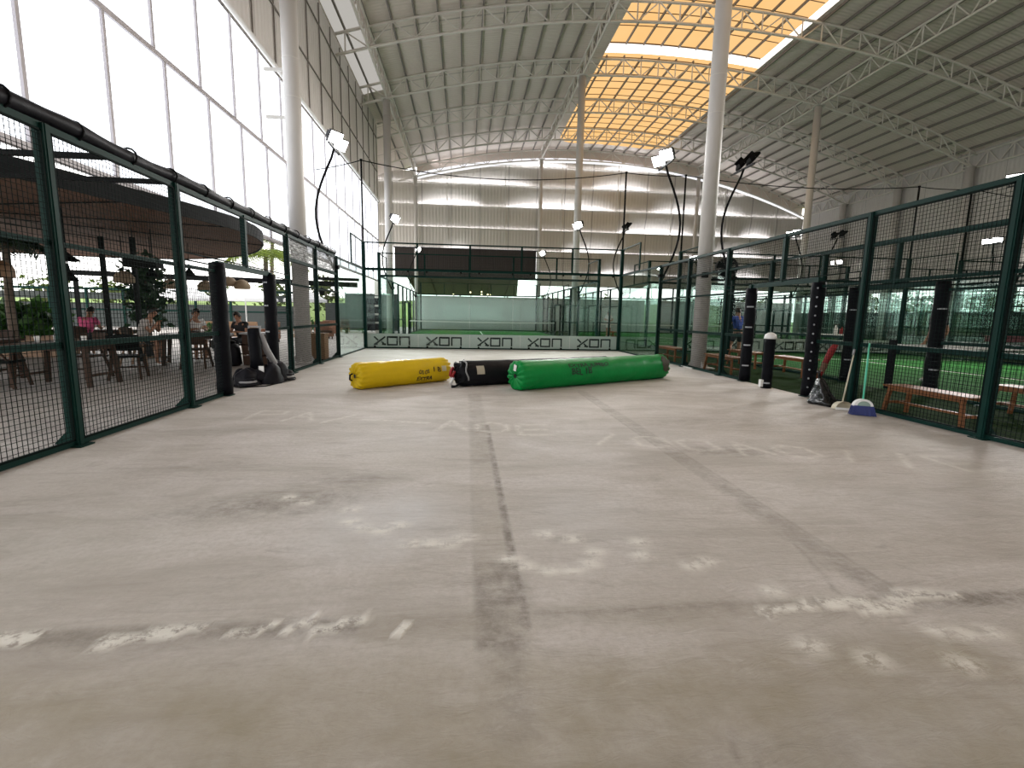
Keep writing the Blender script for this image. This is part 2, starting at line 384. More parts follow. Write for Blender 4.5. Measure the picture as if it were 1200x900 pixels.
    def mul(a, b):
        q = N.new('ShaderNodeMath'); q.operation = 'MULTIPLY'
        for i, v in enumerate((a, b)):
            if isinstance(v, (int, float)): q.inputs[i].default_value = v
            else: L.new(v, q.inputs[i])
        return q.outputs[0]
    def mixc(fac, a, b):
        q = N.new('ShaderNodeMix'); q.data_type = 'RGBA'; L.new(fac, q.inputs['Factor'])
        for k, v in (('A', a), ('B', b)):
            if isinstance(v, tuple): q.inputs[k].default_value = (*v, 1)
            else: L.new(v, q.inputs[k])
        return q.outputs['Result']
    va = N.new('ShaderNodeVertexColor'); va.layer_name = 'wear'; sp = N.new('ShaderNodeSeparateColor'); L.new(va.outputs['Color'], sp.inputs[0])
    base = mixc(rng(noise(.55, 7, .62), .35, .68), (.45, .415, .38), (.525, .495, .465))
    base = mixc(mul(rng(noise(1.1, 8, .7, (.35, 1.6, 1), 1.2, .35), .45, .66), .8), base, (.355, .325, .29))
    base = mixc(mul(rng(noise(.9, 8, .65, (1, 1.5, 1), .8, -.2), .46, .68), .8), base, (.60, .565, .55))
    base = mixc(mul(rng(noise(26, 5, .75), .42, .72), .6), base, (.37, .34, .305))
    base = mixc(mul(rng(noise(1.9, 9, .75, (.6, 2.2, 1), 2.0, .75), .53, .68), .55), base, (.31, .282, .252))
    base = mixc(mul(va.outputs['Alpha'], rng(noise(1.6, 6), .3, .7, .2, .7)), base, (.60, .605, .62))
    base = mixc(mul(sp.outputs[2], rng(noise(3.0, 6), .3, .7, .15, .65)), base, (.28, .245, .17))
    base = mixc(mul(sp.outputs[1], rng(noise(7.0, 8, .75), .38, .62, .15, .95)), base, (.165, .145, .12))
    base = mixc(mul(sp.outputs[0], rng(noise(13, 7, .75), .42, .52, 0, .85)), base, (.76, .74, .685))
    L.new(base, p.inputs['Base Color'])
    b = N.new('ShaderNodeBump'); b.inputs['Strength'].default_value = .6; b.inputs['Distance'].default_value = .025
    hh = N.new('ShaderNodeMath'); hh.operation = 'ADD'; L.new(mul(noise(9, 8, .7, (.6, 1.6, 1), .6), .7), hh.inputs[0]); L.new(mul(sp.outputs[0], .5), hh.inputs[1])
    L.new(hh.outputs[0], b.inputs['Height']); L.new(b.outputs[0], p.inputs['Normal']); L.new(p.outputs[0], out.inputs[0])
    me.materials.append(m); o = bpy.data.objects.new('floor', me); COL.objects.link(o); struct(o)
build_floor()

def slab(name, x0, x1, y0, y1, m, z=0.0, t=.15):
    o = MB().box(x0, x1, y0, y1, z-t, z).build(name, m, origin=((x0+x1)/2, (y0+y1)/2, z-t)); return struct(o)
def paver_mat():
    m, nt, out = new_mat('terrace paving'); N = nt.nodes; L = nt.links
    p = N.new('ShaderNodeBsdfPrincipled'); p.inputs['Roughness'].default_value = .6
    tc = N.new('ShaderNodeTexCoord'); b = N.new('ShaderNodeTexBrick'); L.new(tc.outputs['Object'], b.inputs[0])
    b.inputs['Scale'].default_value = 1; b.inputs['Brick Width'].default_value = 2.4; b.inputs['Row Height'].default_value = .3; b.inputs['Mortar Size'].default_value = .012
    b.inputs['Color1'].default_value = (.36, .33, .31, 1); b.inputs['Color2'].default_value = (.42, .39, .365, 1); b.inputs['Mortar'].default_value = (.2, .18, .17, 1)
    n = N.new('ShaderNodeTexNoise'); n.inputs['Scale'].default_value = 1.3; n.inputs['Detail'].default_value = 6; L.new(tc.outputs['Object'], n.inputs[0])
    mx = N.new('ShaderNodeMix'); mx.data_type = 'RGBA'; mx.blend_type = 'MULTIPLY'; mx.inputs['Factor'].default_value = .5
    L.new(b.outputs['Color'], mx.inputs['A']); L.new(n.outputs['Fac'], mx.inputs['B']); L.new(mx.outputs['Result'], p.inputs['Base Color']); L.new(p.outputs[0], out.inputs[0]); return m
M['pave'] = paver_mat()
slab('floor_terrace', -40, 0, -16, 50, M['pave'])
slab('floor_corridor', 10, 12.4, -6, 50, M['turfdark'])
slab('floor_blue_side_court', 12.4, 22.4, -6, 20, M['turf']).name = 'floor_court_right'
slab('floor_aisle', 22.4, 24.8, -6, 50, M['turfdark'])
slab('floor_court_far_right', 24.8, 36, -6, 20, M['turf'])
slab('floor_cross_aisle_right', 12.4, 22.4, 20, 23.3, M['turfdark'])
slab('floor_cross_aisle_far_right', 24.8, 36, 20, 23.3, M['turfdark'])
slab('floor_court_back', 0, 10, 23.3, 43.4, M['turf'])
slab('floor_court_back_right', 12.4, 22.4, 23.3, 43.4, M['turf'])
slab('floor_court_back_far_right', 24.8, 36, 23.3, 43.4, M['turf'])
slab('floor_back_edge', 0, 10, 43.4, 50, M['pave'])
slab('floor_back_edge_right', 12.4, 22.4, 43.4, 50, M['pave']); slab('floor_back_edge_far_right', 24.8, 36, 43.4, 50, M['pave'])
slab('floor_front', 0, 10, -16, -4, M['pave'])
# ground outside
struct(MB().box(-300, 300, 50, 300, -.3, -.02).build('ground_back', M['lawn']))
struct(MB().box(36, 300, -80, 50, -.3, -.02).build('ground_right', M['lawn']))
struct(MB().box(-300, -40, -80, 50, -.3, -.02).build('ground_left', M['lawn']))
struct(MB().box(-40, 36, -80, -16, -.3, -.02).build('ground_front', M['pave']))

# --- roof
def lin(a, b, step): n = max(1, int(round((b-a)/step))); return [a+(b-a)*i/n for i in range(n+1)]
def arc_sheet(mb, x0, x1, y0, y1, dz, step=.6, thick=0):
    xs = lin(x0, x1, step); vs = []
    for x in xs: vs += [(x, y0, zt(x)+dz), (x, y1, zt(x)+dz)]
    return mb.add(vs, [(2*i, 2*i+1, 2*i+3, 2*i+2) for i in range(len(xs)-1)])
RZ = .20
rf = MB()
arc_sheet(rf, XL-.3, SKX0, YF, YB+.6, RZ); arc_sheet(rf, SKX1, XR+.3, YF, YB+.6, RZ)
arc_sheet(rf, SKX0, SKX1, SKYE, YB+.6, RZ); arc_sheet(rf, SKX0, SKX1, YF, SKY0, RZ)
arc_sheet(rf, -7, XL-.3, 33.5, YB+.6, RZ)
# rounded far corners of the skylight opening
def fillet(cx, sx, r):
    n = 8; vs = [(cx, SKYE, zt(cx)+RZ-.01)]
    for i in range(n+1):
        a = PI/2*i/n; x = cx+sx*(r-r*math.sin(a)); y = SKYE-(r-r*math.cos(a)); vs.append((x, y, zt(x)+RZ-.01))
    rf.add(vs, [(0, i, i+1) for i in range(1, n+1)])
fillet(SKX0, 1, 1.6); fillet(SKX1, -1, 1.6)
ceiling = struct(rf.build('ceiling', M['roof'], origin=(0, 0, 0)))

def amber_mat():
    m, nt, out = new_mat('amber translucent skylight'); N = nt.nodes; L = nt.links
    e = N.new('ShaderNodeEmission'); tc = N.new('ShaderNodeTexCoord'); sx = N.new('ShaderNodeSeparateXYZ'); L.new(tc.outputs['Object'], sx.inputs[0])
    n = N.new('ShaderNodeTexNoise'); n.inputs['Scale'].default_value = .5; n.inputs['Detail'].default_value = 4; L.new(tc.outputs['Object'], n.inputs[0])
    mx = N.new('ShaderNodeMix'); mx.data_type = 'RGBA'; mx.inputs['A'].default_value = (.94, .52, .185, 1); mx.inputs['B'].default_value = (1.0, .64, .29, 1)
    L.new(n.outputs['Fac'], mx.inputs['Factor']); L.new(mx.outputs['Result'], e.inputs[0]); e.inputs[1].default_value = .88
    L.new(e.outputs[0], out.inputs[0]); return m
M['amber'] = amber_mat()
sk = MB(); arc_sheet(sk, SKX0-.3, SKX1+.3, SKYM, SKYE+.3, RZ+.03)
w1 = struct(sk.build('window_1', M['amber'], origin=(0, 0, 0)), 'amber translucent skylight in the far half of the roof', 'skylight')
sk = MB(); arc_sheet(sk, SKX0-.2, SKX1+.2, SKY0, SKYM, .78)
w2 = struct(sk.build('window_2', M['amber'], origin=(0, 0, 0)), 'raised amber translucent skylight in the near half of the roof', 'skylight')
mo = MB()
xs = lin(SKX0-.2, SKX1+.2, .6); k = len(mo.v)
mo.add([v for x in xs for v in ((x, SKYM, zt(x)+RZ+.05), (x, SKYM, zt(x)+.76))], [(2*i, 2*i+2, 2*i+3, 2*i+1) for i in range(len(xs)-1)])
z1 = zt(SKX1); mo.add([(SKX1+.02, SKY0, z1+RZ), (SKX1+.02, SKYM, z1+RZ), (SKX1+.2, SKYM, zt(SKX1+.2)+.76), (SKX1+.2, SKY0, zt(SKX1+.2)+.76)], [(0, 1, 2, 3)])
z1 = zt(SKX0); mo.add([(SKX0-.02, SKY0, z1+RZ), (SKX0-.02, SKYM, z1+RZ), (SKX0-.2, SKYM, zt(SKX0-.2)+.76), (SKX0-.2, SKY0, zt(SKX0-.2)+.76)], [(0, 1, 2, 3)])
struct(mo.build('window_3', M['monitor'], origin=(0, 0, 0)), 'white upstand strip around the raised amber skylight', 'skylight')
M['ambar'] = mat('amber lit bar', (.16, .085, .03), .6)
# crosswise glazing bars of both skylights
for y in [SKYM+.35+i*.92 for i in range(16)]:
    if y > SKYE-.2: break
    inset = 0 if y < SKYE-1.6 else 1.6-math.sqrt(max(0, 1.6**2-(y-(SKYE-1.6))**2))
    MB().tube([(x, y, zt(x)+RZ-.03) for x in lin(SKX0+inset, SKX1-inset, .8)], .022, 5).build('glazing_bar', M['ambar'], w1)
for y in [8.5+i*1.12 for i in range(18)]:
    MB().tube([(x, y, zt(x)+.74) for x in lin(SKX0-.1, SKX1+.1, .8)], .022, 5).build('glazing_bar', M['ambar'], w2)
for y in (SKYM-.02,):
    MB().tube([(x, y, zt(x)+.73) for x in lin(SKX0-.1, SKX1+.1, .8)], .04, 5).build('glazing_bar', M['ambar'], w2)
# purlins every metre, running down the length of the hall
PX = [XG[0]+i*1.0 for i in range(-1, 36)]
for x in PX:
    insky = SKX0 < x < SKX1
    if insky:
        e = SKYE
        for c_, s_ in ((SKX0, 1), (SKX1, -1)):
            d_ = (x-c_)*s_
            if d_ < 1.6: e = SKYE-1.6+math.sqrt(max(0, 1.6**2-(1.6-d_)**2))
        MB().bar((x, SKYM+.1, zt(x)+RZ-.09), (x, YB+.2, zt(x)+RZ-.09), .07, .12).build('purlin', M['purlin'], ceiling)
        MB().bar((x, 12, zt(x)+.68), (x, SKYM-.05, zt(x)+.68), .07, .12).build('purlin', M['purlin'], ceiling)
    else:
        MB().bar((x, 2, zt(x)+RZ-.09), (x, YB+.2, zt(x)+RZ-.09), .07, .12).build('purlin', M['purlin'], ceiling)

# --- trusses across the hall
tnames = ['nearest', 'second nearest', 'middle', 'fourth', 'farthest']
for k, y in enumerate(YT):
    t = thing('roof_truss', f'pale arched steel roof truss spanning the hall, {tnames[k]} of the five in view' if k < 4 else 'pale arched steel roof truss against the top of the far wall', 'roof truss', (14.26, y, zb(14.26)), None)
    xs = lin(XL+.1, XR, .7)
    MB().tube([(x, y, zt(x)) for x in xs], .062, 6).build('top_chord', M['truss'], t, True)
    MB().tube([(x, y, zb(x)) for x in xs], .062, 6).build('bottom_chord', M['truss'], t, True)
    px = [x for x in PX if x > XL+.2 and x < XR]
    for i, x in enumerate(px):
        MB().tube([(x, y, zb(x)), (x, y, zt(x))], .034, 5).build('web_strut', M['truss'], t)
        if i+1 < len(px):
            x2 = px[i+1]
            a, b = ((x, y, zb(x)), (x2, y, zt(x2))) if i % 2 else ((x, y, zt(x)), (x2, y, zb(x2)))
            MB().tube([a, b], .032, 5).build('web_diagonal', M['truss'], t)
# --- girders along the hall
gn = ['over the left column line', 'over the column line left of the skylight', 'over the column line right of the skylight', 'along the top of the right wall']
for k, x in enumerate(XG):
    t = thing('roof_girder', f'pale lattice girder running lengthwise {gn[k]}', 'roof girder', (x, 20, zb(x)))
    y0 = 10 if k else 6
    MB().tube([(x, y0, zt(x)), (x, YB-.1, zt(x))], .06, 6).build('top_chord', M['truss'], t, True)
    MB().tube([(x, y0, zb(x)), (x, YB-.1, zb(x))], .06, 6).build('bottom_chord', M['truss'], t, True)
    n = 48 if k else 52
    for i in range(n):
        ya = y0+(YB-.2-y0)*i/n; yb_ = y0+(YB-.2-y0)*(i+1)/n
        a, b = ((x, ya, zb(x)), (x, yb_, zt(x))) if i % 2 else ((x, ya, zt(x)), (x, yb_, zb(x)))
        MB().tube([a, b], .034, 5).build('web_diagonal', M['truss'], t)
        if i % 2 == 0: MB().tube([(x, ya, zb(x)), (x, ya, zt(x))], .034, 5).build('web_strut', M['truss'], t)

# --- columns
def column(x, y, label, r=.2, h=None, base=True):
    h = h or zb(x)-.05
    t = thing('steel_column', label, 'column', (x, y, 0))
    MB().lathe([(r, 0), (r, h)], (x, y, 0), 20).build('shaft', M['column'], t, True)
    mb = MB().box(x-.33, x+.33, y-.33, y+.33, 0, .03)
    for a in range(4):
        c, s = math.cos(a*PI/2), math.sin(a*PI/2)
        mb.add([(x+c*r-s*.012, y+s*r+c*.012, .03), (x+c*r+s*.012, y+s*r-c*.012, .03), (x+c*.31, y+s*.31, .03), (x+c*r, y+s*r, .22)], [(0, 1, 3), (1, 2, 3), (2, 0, 3)])
    mb.build('base_plate', M['column'], t)
    for z in (6.6, 7.5, 12.0):
        if z < h: MB().lathe([(r+.004, z-.015), (r+.012, z), (r+.004, z+.015)], (x, y, 0), 20, False).build('weld_ring', M['white_steel'], t, True)
    MB().box(x-.26, x+.26, y-.26, y+.26, h-.02, h+.03).build('cap_plate', M['white_steel'], t)
    return t
cl = column(-.48, 14.3, 'thick pale steel column just outside the left fence beside the terrace')
for z in (6.15, 7.25): MB().bar((-1.12, 14.3, z), (-.66, 14.3, z), .07).build('tie_bracket', M['white_steel'], cl)
column(-.48, 29.4, 'pale steel column on the left line between the nearest and the far one')
column(-.43, 44.0, 'slim pale steel column left of the brown louvre on the far wall', .16)
column(10.27, 13.72, 'thick pale steel column just outside the right fence with a fan on it')
column(10.25, 29.35, 'pale steel column in front of the far wall beneath the left edge of the amber skylight')
column(10.25, 44.0, 'slim pale steel column right of the brown louvre on the far wall', .16)
column(24.4, 29.35, 'pale steel column rising behind the right fence under the right roof girder')
column(24.4, 44.0, 'slim pale steel column on the far wall behind the thick right column', .16)
for k, y in enumerate((29.35, 34.35, 39.4)):
    column(34.75, y, f'pale steel column standing against the right wall, {ORD[k]} from the camera of the three in view', .24)

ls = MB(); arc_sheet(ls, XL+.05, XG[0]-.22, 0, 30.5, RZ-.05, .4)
struct(ls.build('window_4', M['aisle'], origin=(0, 0, 0)), 'pale roof strip with painted glow between the left wall and the left roof girder', 'skylight')  # sheet glows by itself to look brightly lit
# --- left wall: translucent panels below, grey sheets above
ZW0, ZW1, ZW2, YLE = 3.45, 6.08, 8.55, 34.4
wl = MB()
zs = [ZW2, 10.4, 12.45]
wl.add([(XL, YF, ZW2), (XL, YLE, ZW2), (XL, YLE, zt(XL)+RZ-.03), (XL, YF, zt(XL)+RZ-.03)], [(0, 1, 2, 3)])
wl.add([(XL-.12, YF, ZW2), (XL-.12, YLE, ZW2), (XL-.12, YLE, zt(XL)+.15), (XL-.12, YF, zt(XL)+.15)], [(3, 2, 1, 0)])
wall_left = struct(wl.build('wall_left', M['cladding'], origin=(0, 0, 0)))
for z in zs[1:]:
    MB().bar((XL+.03, YF, z), (XL+.03, YLE, z), .04, .045).build('sheet_rail', M['purlin'], wall_left)
for i in range(0, 27):
    y = -8.2+1.6*i
    if y < YLE: MB().bar((XL+.03, y, ZW2), (XL+.03, y, zt(XL)), .035, .03).build('sheet_seam', M['purlin'], wall_left)
MB().tube([(XL+.12, YF, ZW2+.02), (XL+.12, YLE, ZW2+.02)], .07, 8).build('eave_pipe', M['pipe'], wall_left, True)
for z in (ZW0, ZW1):
    MB().box(XL-.03, XL+.05, YF, YLE, z-.05, z+.05).build('frame_rail', M['frame_lt'], wall_left)
MB().box(XL-.3, XL+.06, YLE, YLE+.12, 0, zt(XL)).build('end_post', M['white_steel'], wall_left)
wl2 = MB().add([(XL, YF, 3.4), (XL, 1.9, 3.4), (XL, 1.9, ZW2), (XL, YF, ZW2)], [(0, 1, 2, 3)]).build('cladding_sheet', M['cladding'], wall_left)
wn = 10
for row, (za, zb_, off) in enumerate(((ZW0, ZW1, 0), (ZW1, ZW2, -.3))):
    ys = [9.94+off+1.6*i for i in range(-5, 17)]
    ys = [y for y in ys if y < YLE-.4]+[YLE]
    for i in range(len(ys)-1):
        a, b = ys[i], ys[i+1]
        o = struct(MB().box(XL-.02, XL, a+.03, b-.03, za+.05, zb_-.05).build(f'window_{wn}', M['panel']),
                   f'white translucent wall panel in the {"lower" if row == 0 else "upper"} row of the left wall', 'wall panel')
        o['group'] = f'translucent panels in the {"lower" if row == 0 else "upper"} row'
        wn += 1
        MB().box(XL-.02, XL+.045, b-.03, b+.03, za+.05, zb_-.05).build('mullion', M['frame_lt'], o)

# --- far wall: ribbed bands whose lower edges bow outwards and let daylight in
ROWS = [5.18, 7.05, 8.85, 10.72, 12.55, 14.2]
LENS = {0: [(15.4, 20.5, .6), (28, 31.5, .7)], 1: [(1.6, 4.4, .35), (12.3, 18.2, .8), (25.8, 31.4, .9)],
        2: [(17.3, 24.7, .95), (25.2, 28, .5), (29, 32, .6)], 3: [(-.5, 5.3, .9), (7.1, 17.1, .95), (20.4, 29.4, .9)],
        4: [(.5, 9.7, .7), (14.9, 20.3, .8)], 5: [(8.2, 12.7, .8), (16, 20.9, .8)]}
def bow(i, x):
    for a, b, d in LENS.get(i, ()):
        if a < x < b: return .07+.62*d*math.sin(PI*(x-a)/(b-a))**.85
    return .07
XW0, XW1 = -5.5, XR
xw = lin(XW0, XW1, .2)
wb = MB()
def ztop(x): return zb(x)-.12
for i, z0 in enumerate(ROWS):
    z1 = ROWS[i+1] if i+1 < len(ROWS) else 20
    vs = []; fs = []; nz = 4
    for x in xw:
        zz1 = min(z1, max(z0+.01, ztop(x) if x > -.5 else 13.4)); zz0 = z0
        for k in range(nz+1):
            t = k/nz; vs.append((x, YB+bow(i, x)*(1-t)**1.6+.02*i, zz0+(zz1-zz0)*t))
    for q in range(len(xw)-1):
        xm = (xw[q]+xw[q+1])/2
        if (ztop(xm) if xm > -.5 else 13.4) < z0+.05: continue
        if i == 0 and xm < 10.2: continue
        for k in range(nz):
            a = q*(nz+1)+k; fs.append((a, a+1, a+nz+2, a+nz+1))
    wb.add(vs, fs)
# lowest band
wb.add([(10.2, YB, 4.0), (XW1, YB, 4.0), (XW1, YB, 5.18), (10.2, YB, 5.18)], [(0, 1, 2, 3)])
wall_back = struct(wb.build('wall_back', M['backclad'], origin=(0, 0, 0)))
for i, z0 in enumerate(ROWS):
    if i == 0: x0 = 10.2
    else: x0 = XW0
    x1 = XW1
    while ztop(x1) < z0+.1: x1 -= .3
    while x0 > -.5 and ztop(x0) < z0+.1: x0 += .3
    MB().box(x0, x1, YB-.05, YB+.012, z0-.05, z0-.005).build('band_edge', M['white_steel'], wall_back)
for x in [2.2+5.02*i for i in range(7)]:
    MB().box(x-.03, x+.03, YB-.06, YB, 4.8 if x > 10 else 7.1, ztop(x)).build('wall_stud', M['white_steel'], wall_back)
g = 100
for i, z0 in enumerate(ROWS):
    x0 = 10.3 if i == 0 else XW0
    x1 = XW1
    while ztop(x1) < z0+.1: x1 -= .3
    while x0 > -.5 and ztop(x0) < z0+.1: x0 += .3
    o = MB().add([(x0, YB+.015, z0), (x1, YB+.015, z0), (x1, YB+.08, z0), (x0, YB+.08, z0)], [(0, 1, 2, 3)]).build(f'window_{90+i}', M['gap'])
    struct(o, 'thin line of daylight along a cladding joint of the far wall', 'daylight gap'); o['group'] = 'daylight lines in the far wall'
for i, ls in LENS.items():
    for (a, b, d) in ls:
        xs = lin(a, b, .2); vs = []
        for x in xs: vs += [(x, YB+.015, ROWS[i]), (x, YB+bow(i, x)+.03, ROWS[i])]
        o = MB().add(vs, [(2*q, 2*q+2, 2*q+3, 2*q+1) for q in range(len(xs)-1)]).build(f'window_{g}', M['gap']); g += 1
        struct(o, 'bright bowed daylight gap between two cladding bands of the far wall', 'daylight gap'); o['group'] = 'daylight gaps in the far wall'
xs = lin(-.4, XR, .6)
struct(MB().add([v for x in xs for v in ((x, YB+.3, zb(x)-.2), (x, YB+.3, zb(x)+.46-.009*x))], [(2*i, 2*i+1, 2*i+3, 2*i+2) for i in range(len(xs)-1)]).build('window_200', M['gapsoft'], origin=(0, 0, 0)), 'bright arched strip of daylight above the far wall', 'daylight gap')
struct(MB().box(-5.5, -.45, YB+.2, YB+.25, 13.1, 13.35).build('window_201', M['gapsoft']), 'thin slot of daylight at the top left of the far wall', 'daylight gap')
MB().add([v for x in xs for v in ((x, YB+.28, zb(x)+.44-.009*x), (x, YB+.28, zt(x)+RZ))], [(2*i, 2*i+1, 2*i+3, 2*i+2) for i in range(len(xs)-1)]).build('top_fascia', M['roof'], wall_back)
# brown louvre, set forward in the lower left of the far wall
lv = thing('louvre_screen', 'dark brown louvre screen low on the far wall left of the centre', 'louvre screen', (3.85, YB-.2, 4.7))
for a, b in ((-2.3, -.40), (-.40, 10.05)):
    MB().box(a, b, YB-.2, YB-.1, 4.65, 6.98).build('louvre_panel', M['louver'], lv)
MB().box(-2.4, 10.2, YB-.12, YB, 6.98, 7.08).build('top_rail', M['dkgrey'], lv)
MB().box(-2.4, 10.2, YB-.12, YB, 4.55, 4.65).build('bottom_rail', M['dkgrey'], lv)
# low wall and garden room behind the far courts
struct(MB().box(-.4, 35.1, 44.9, 45.1, 0, 2.95).build('wall_back_low', M['plaster']))
dk = MB()
for j, (ya, yb2, za, zb2) in enumerate(((45.3, 56, 4.9, 3.5),)):
    dk.add([(-1.6, ya, za), (8.6, ya, za), (9.6, yb2, zb2), (-1.6, yb2, zb2)], [(0, 1, 2, 3)])
bar_roof = tag(dk.build('lean_to_roof', M['dark_in']), 'dark brown lean-to roof seen under the louvre behind the far wall', 'roof')
for i in range(6):
    x = -1.4+1.9*i
    MB().bar((x, 45.3, 4.8), (x+.1, 56, 3.42), .1, .16).build('rafter', M['dkwood'], bar_roof)
for i, (x, y, z) in enumerate(((2.6, 50, 3.3), (4.3, 50, 3.55), (5.4, 49.5, 3.35), (6.0, 49.5, 3.35), (6.3, 49.5, 3.33), (5.4, 49.5, 3.6))):
    t = thing('bulb_pendant', 'small warm bulb glowing under the lean-to roof behind the far wall', 'pendant lamp', (x, y, z), 'warm bulbs under the lean-to roof')
    MB().ball((x, y, z), .07).build('bulb', M['warm'], t, True)
    zr = 4.86-(y-45.3)*.13
    MB().tube([(x, y, z+.06), (x, y, zr)], .012, 5).build('cord', M['black'], t)
for i, x in enumerate((-1.4, 3.2, 8.5)):
    t = MB().box(x-.08, x+.08, 55.6, 55.8, 0, 3.45).build('roof_post', M['dkwood']); tag(t, 'dark timber post holding up the lean-to roof behind the far wall', 'post', 'lean-to roof posts')
# right wall
wr = MB(); 
wr.add([(XR, YF, 3.5), (XR, YB, 3.5), (XR, YB, zt(XR)+RZ), (XR, YF, zt(XR)+RZ)], [(3, 2, 1, 0)])
wr.add([(XR+.1, YF, 3.5), (XR+.1, YB, 3.5), (XR+.1, YB, zt(XR)+RZ), (XR+.1, YF, zt(XR)+RZ)], [(0, 1, 2, 3)])
wall_right = struct(wr.build('wall_right', M['rightclad'], origin=(0, 0, 0)))
for z in (9.6, 7.0, 3.52):
    MB().box(XR-.05, XR, YF, YB, z-.04, z+.04).build('sheet_rail', M['frame_lt'], wall_right)
fw = MB(); fw.add([(XL, YF, FZ), (XR, YF, FZ), (XR, YF, 17), (XL, YF, 17)], [(0, 1, 2, 3)]); struct(fw.build('front_light_blocker', M['rightclad'], origin=(0, 0, 0)))  # unseen wall added behind the camera to cut frontal light
struct(MB().box(35.3, 35.5, -10, 44.6, 0, 2.05).build('wall_right_low', M['greywall']))
# ------------------------------------------------------------------ courts
PW, PD = .10, .08
def wire_panel(ax, c, a0, a1, z0, z1, pitch, r=.0021, frame=True):
    """square wire mesh; ax='x' -> plane x=c spanning y, ax='y' -> plane y=c spanning x"""
    mb = MB()
    def bx(p0, p1, q0, q1, dd):
        if ax == 'x': mb.box(c-dd, c+dd, p0, p1, q0, q1)
        else: mb.box(p0, p1, c-dd, c+dd, q0, q1)
    n = max(1, int(round((a1-a0)/pitch))); m = max(1, int(round((z1-z0)/pitch)))
    for i in range(1, n): a = a0+(a1-a0)*i/n; bx(a-r, a+r, z0, z1, r)
    for j in range(1, m): z = z0+(z1-z0)*j/m; bx(a0, a1, z-r, z+r, r)
    f = .018
    bx(a0, a0+f, z0, z1, .012); bx(a1-f, a1, z0, z1, .012); bx(a0, a1, z0, z0+f, .012); bx(a0, a1, z1-f, z1, .012)
    return mb
def pad_sleeve(x, y, z0, z1, post, dots=True, r=.115):
    mb = MB(); prof = []
    n = 14
    for i in range(n+1):
        z = z0+(z1-z0)*i/n; prof.append((r*(1+.05*math.sin(i*2.1)), z))
    prof = [(r*.8, z0)]+prof+[(r*.8, z1)]
    mb.lathe(prof, (x, y, 0), 14)
    p = mb.build('post_padding', M['black_pad'], post, True)
    return p
def straps(x, y, zs, post, r=.119):
    for z in zs:
        mb = MB(); vs = []
        for dz in (-.014, .014):
            for i in range(7):
                a = -2.75+.2*i; vs.append((x+r*math.cos(a), y+r*math.sin(a), z+dz+.01*math.sin(z*40)))
        mb.add(vs, [(i, i+1, i+8, i+7) for i in range(6)]).build('strap', M['strap'], post)
def wrinkle_glints(x, y, z0, z1, post, n=11, r=.119):  # grey strokes painting glossy wrinkle highlights onto the padding
    mb = MB()
    for i in range(n):
        z = z0+(z1-z0)*(i+.5)/n; a0, a1 = (-3.3, -2.5)
        mb.tube([(x+r*math.cos(a0+(a1-a0)*q/5), y+r*math.sin(a0+(a1-a0)*q/5), z+.07*q/5+.02*math.sin(i*3.)) for q in range(6)], .006, 4)
    mb.build('wrinkle_glints', M['greyplastic'], post)
def eyelets(x, y, z0, z1, post, n=12, r=.117, ang=-2.3):
    mb = MB()
    for i in range(n):
        z = z0+(z1-z0)*(i+.5)/n
        mb.ball((x+r*math.cos(ang), y+r*math.sin(ang), z), (.017, .017, .017), 6, 4)
    mb.build('lacing_eyelets', M['strap'], post, True)

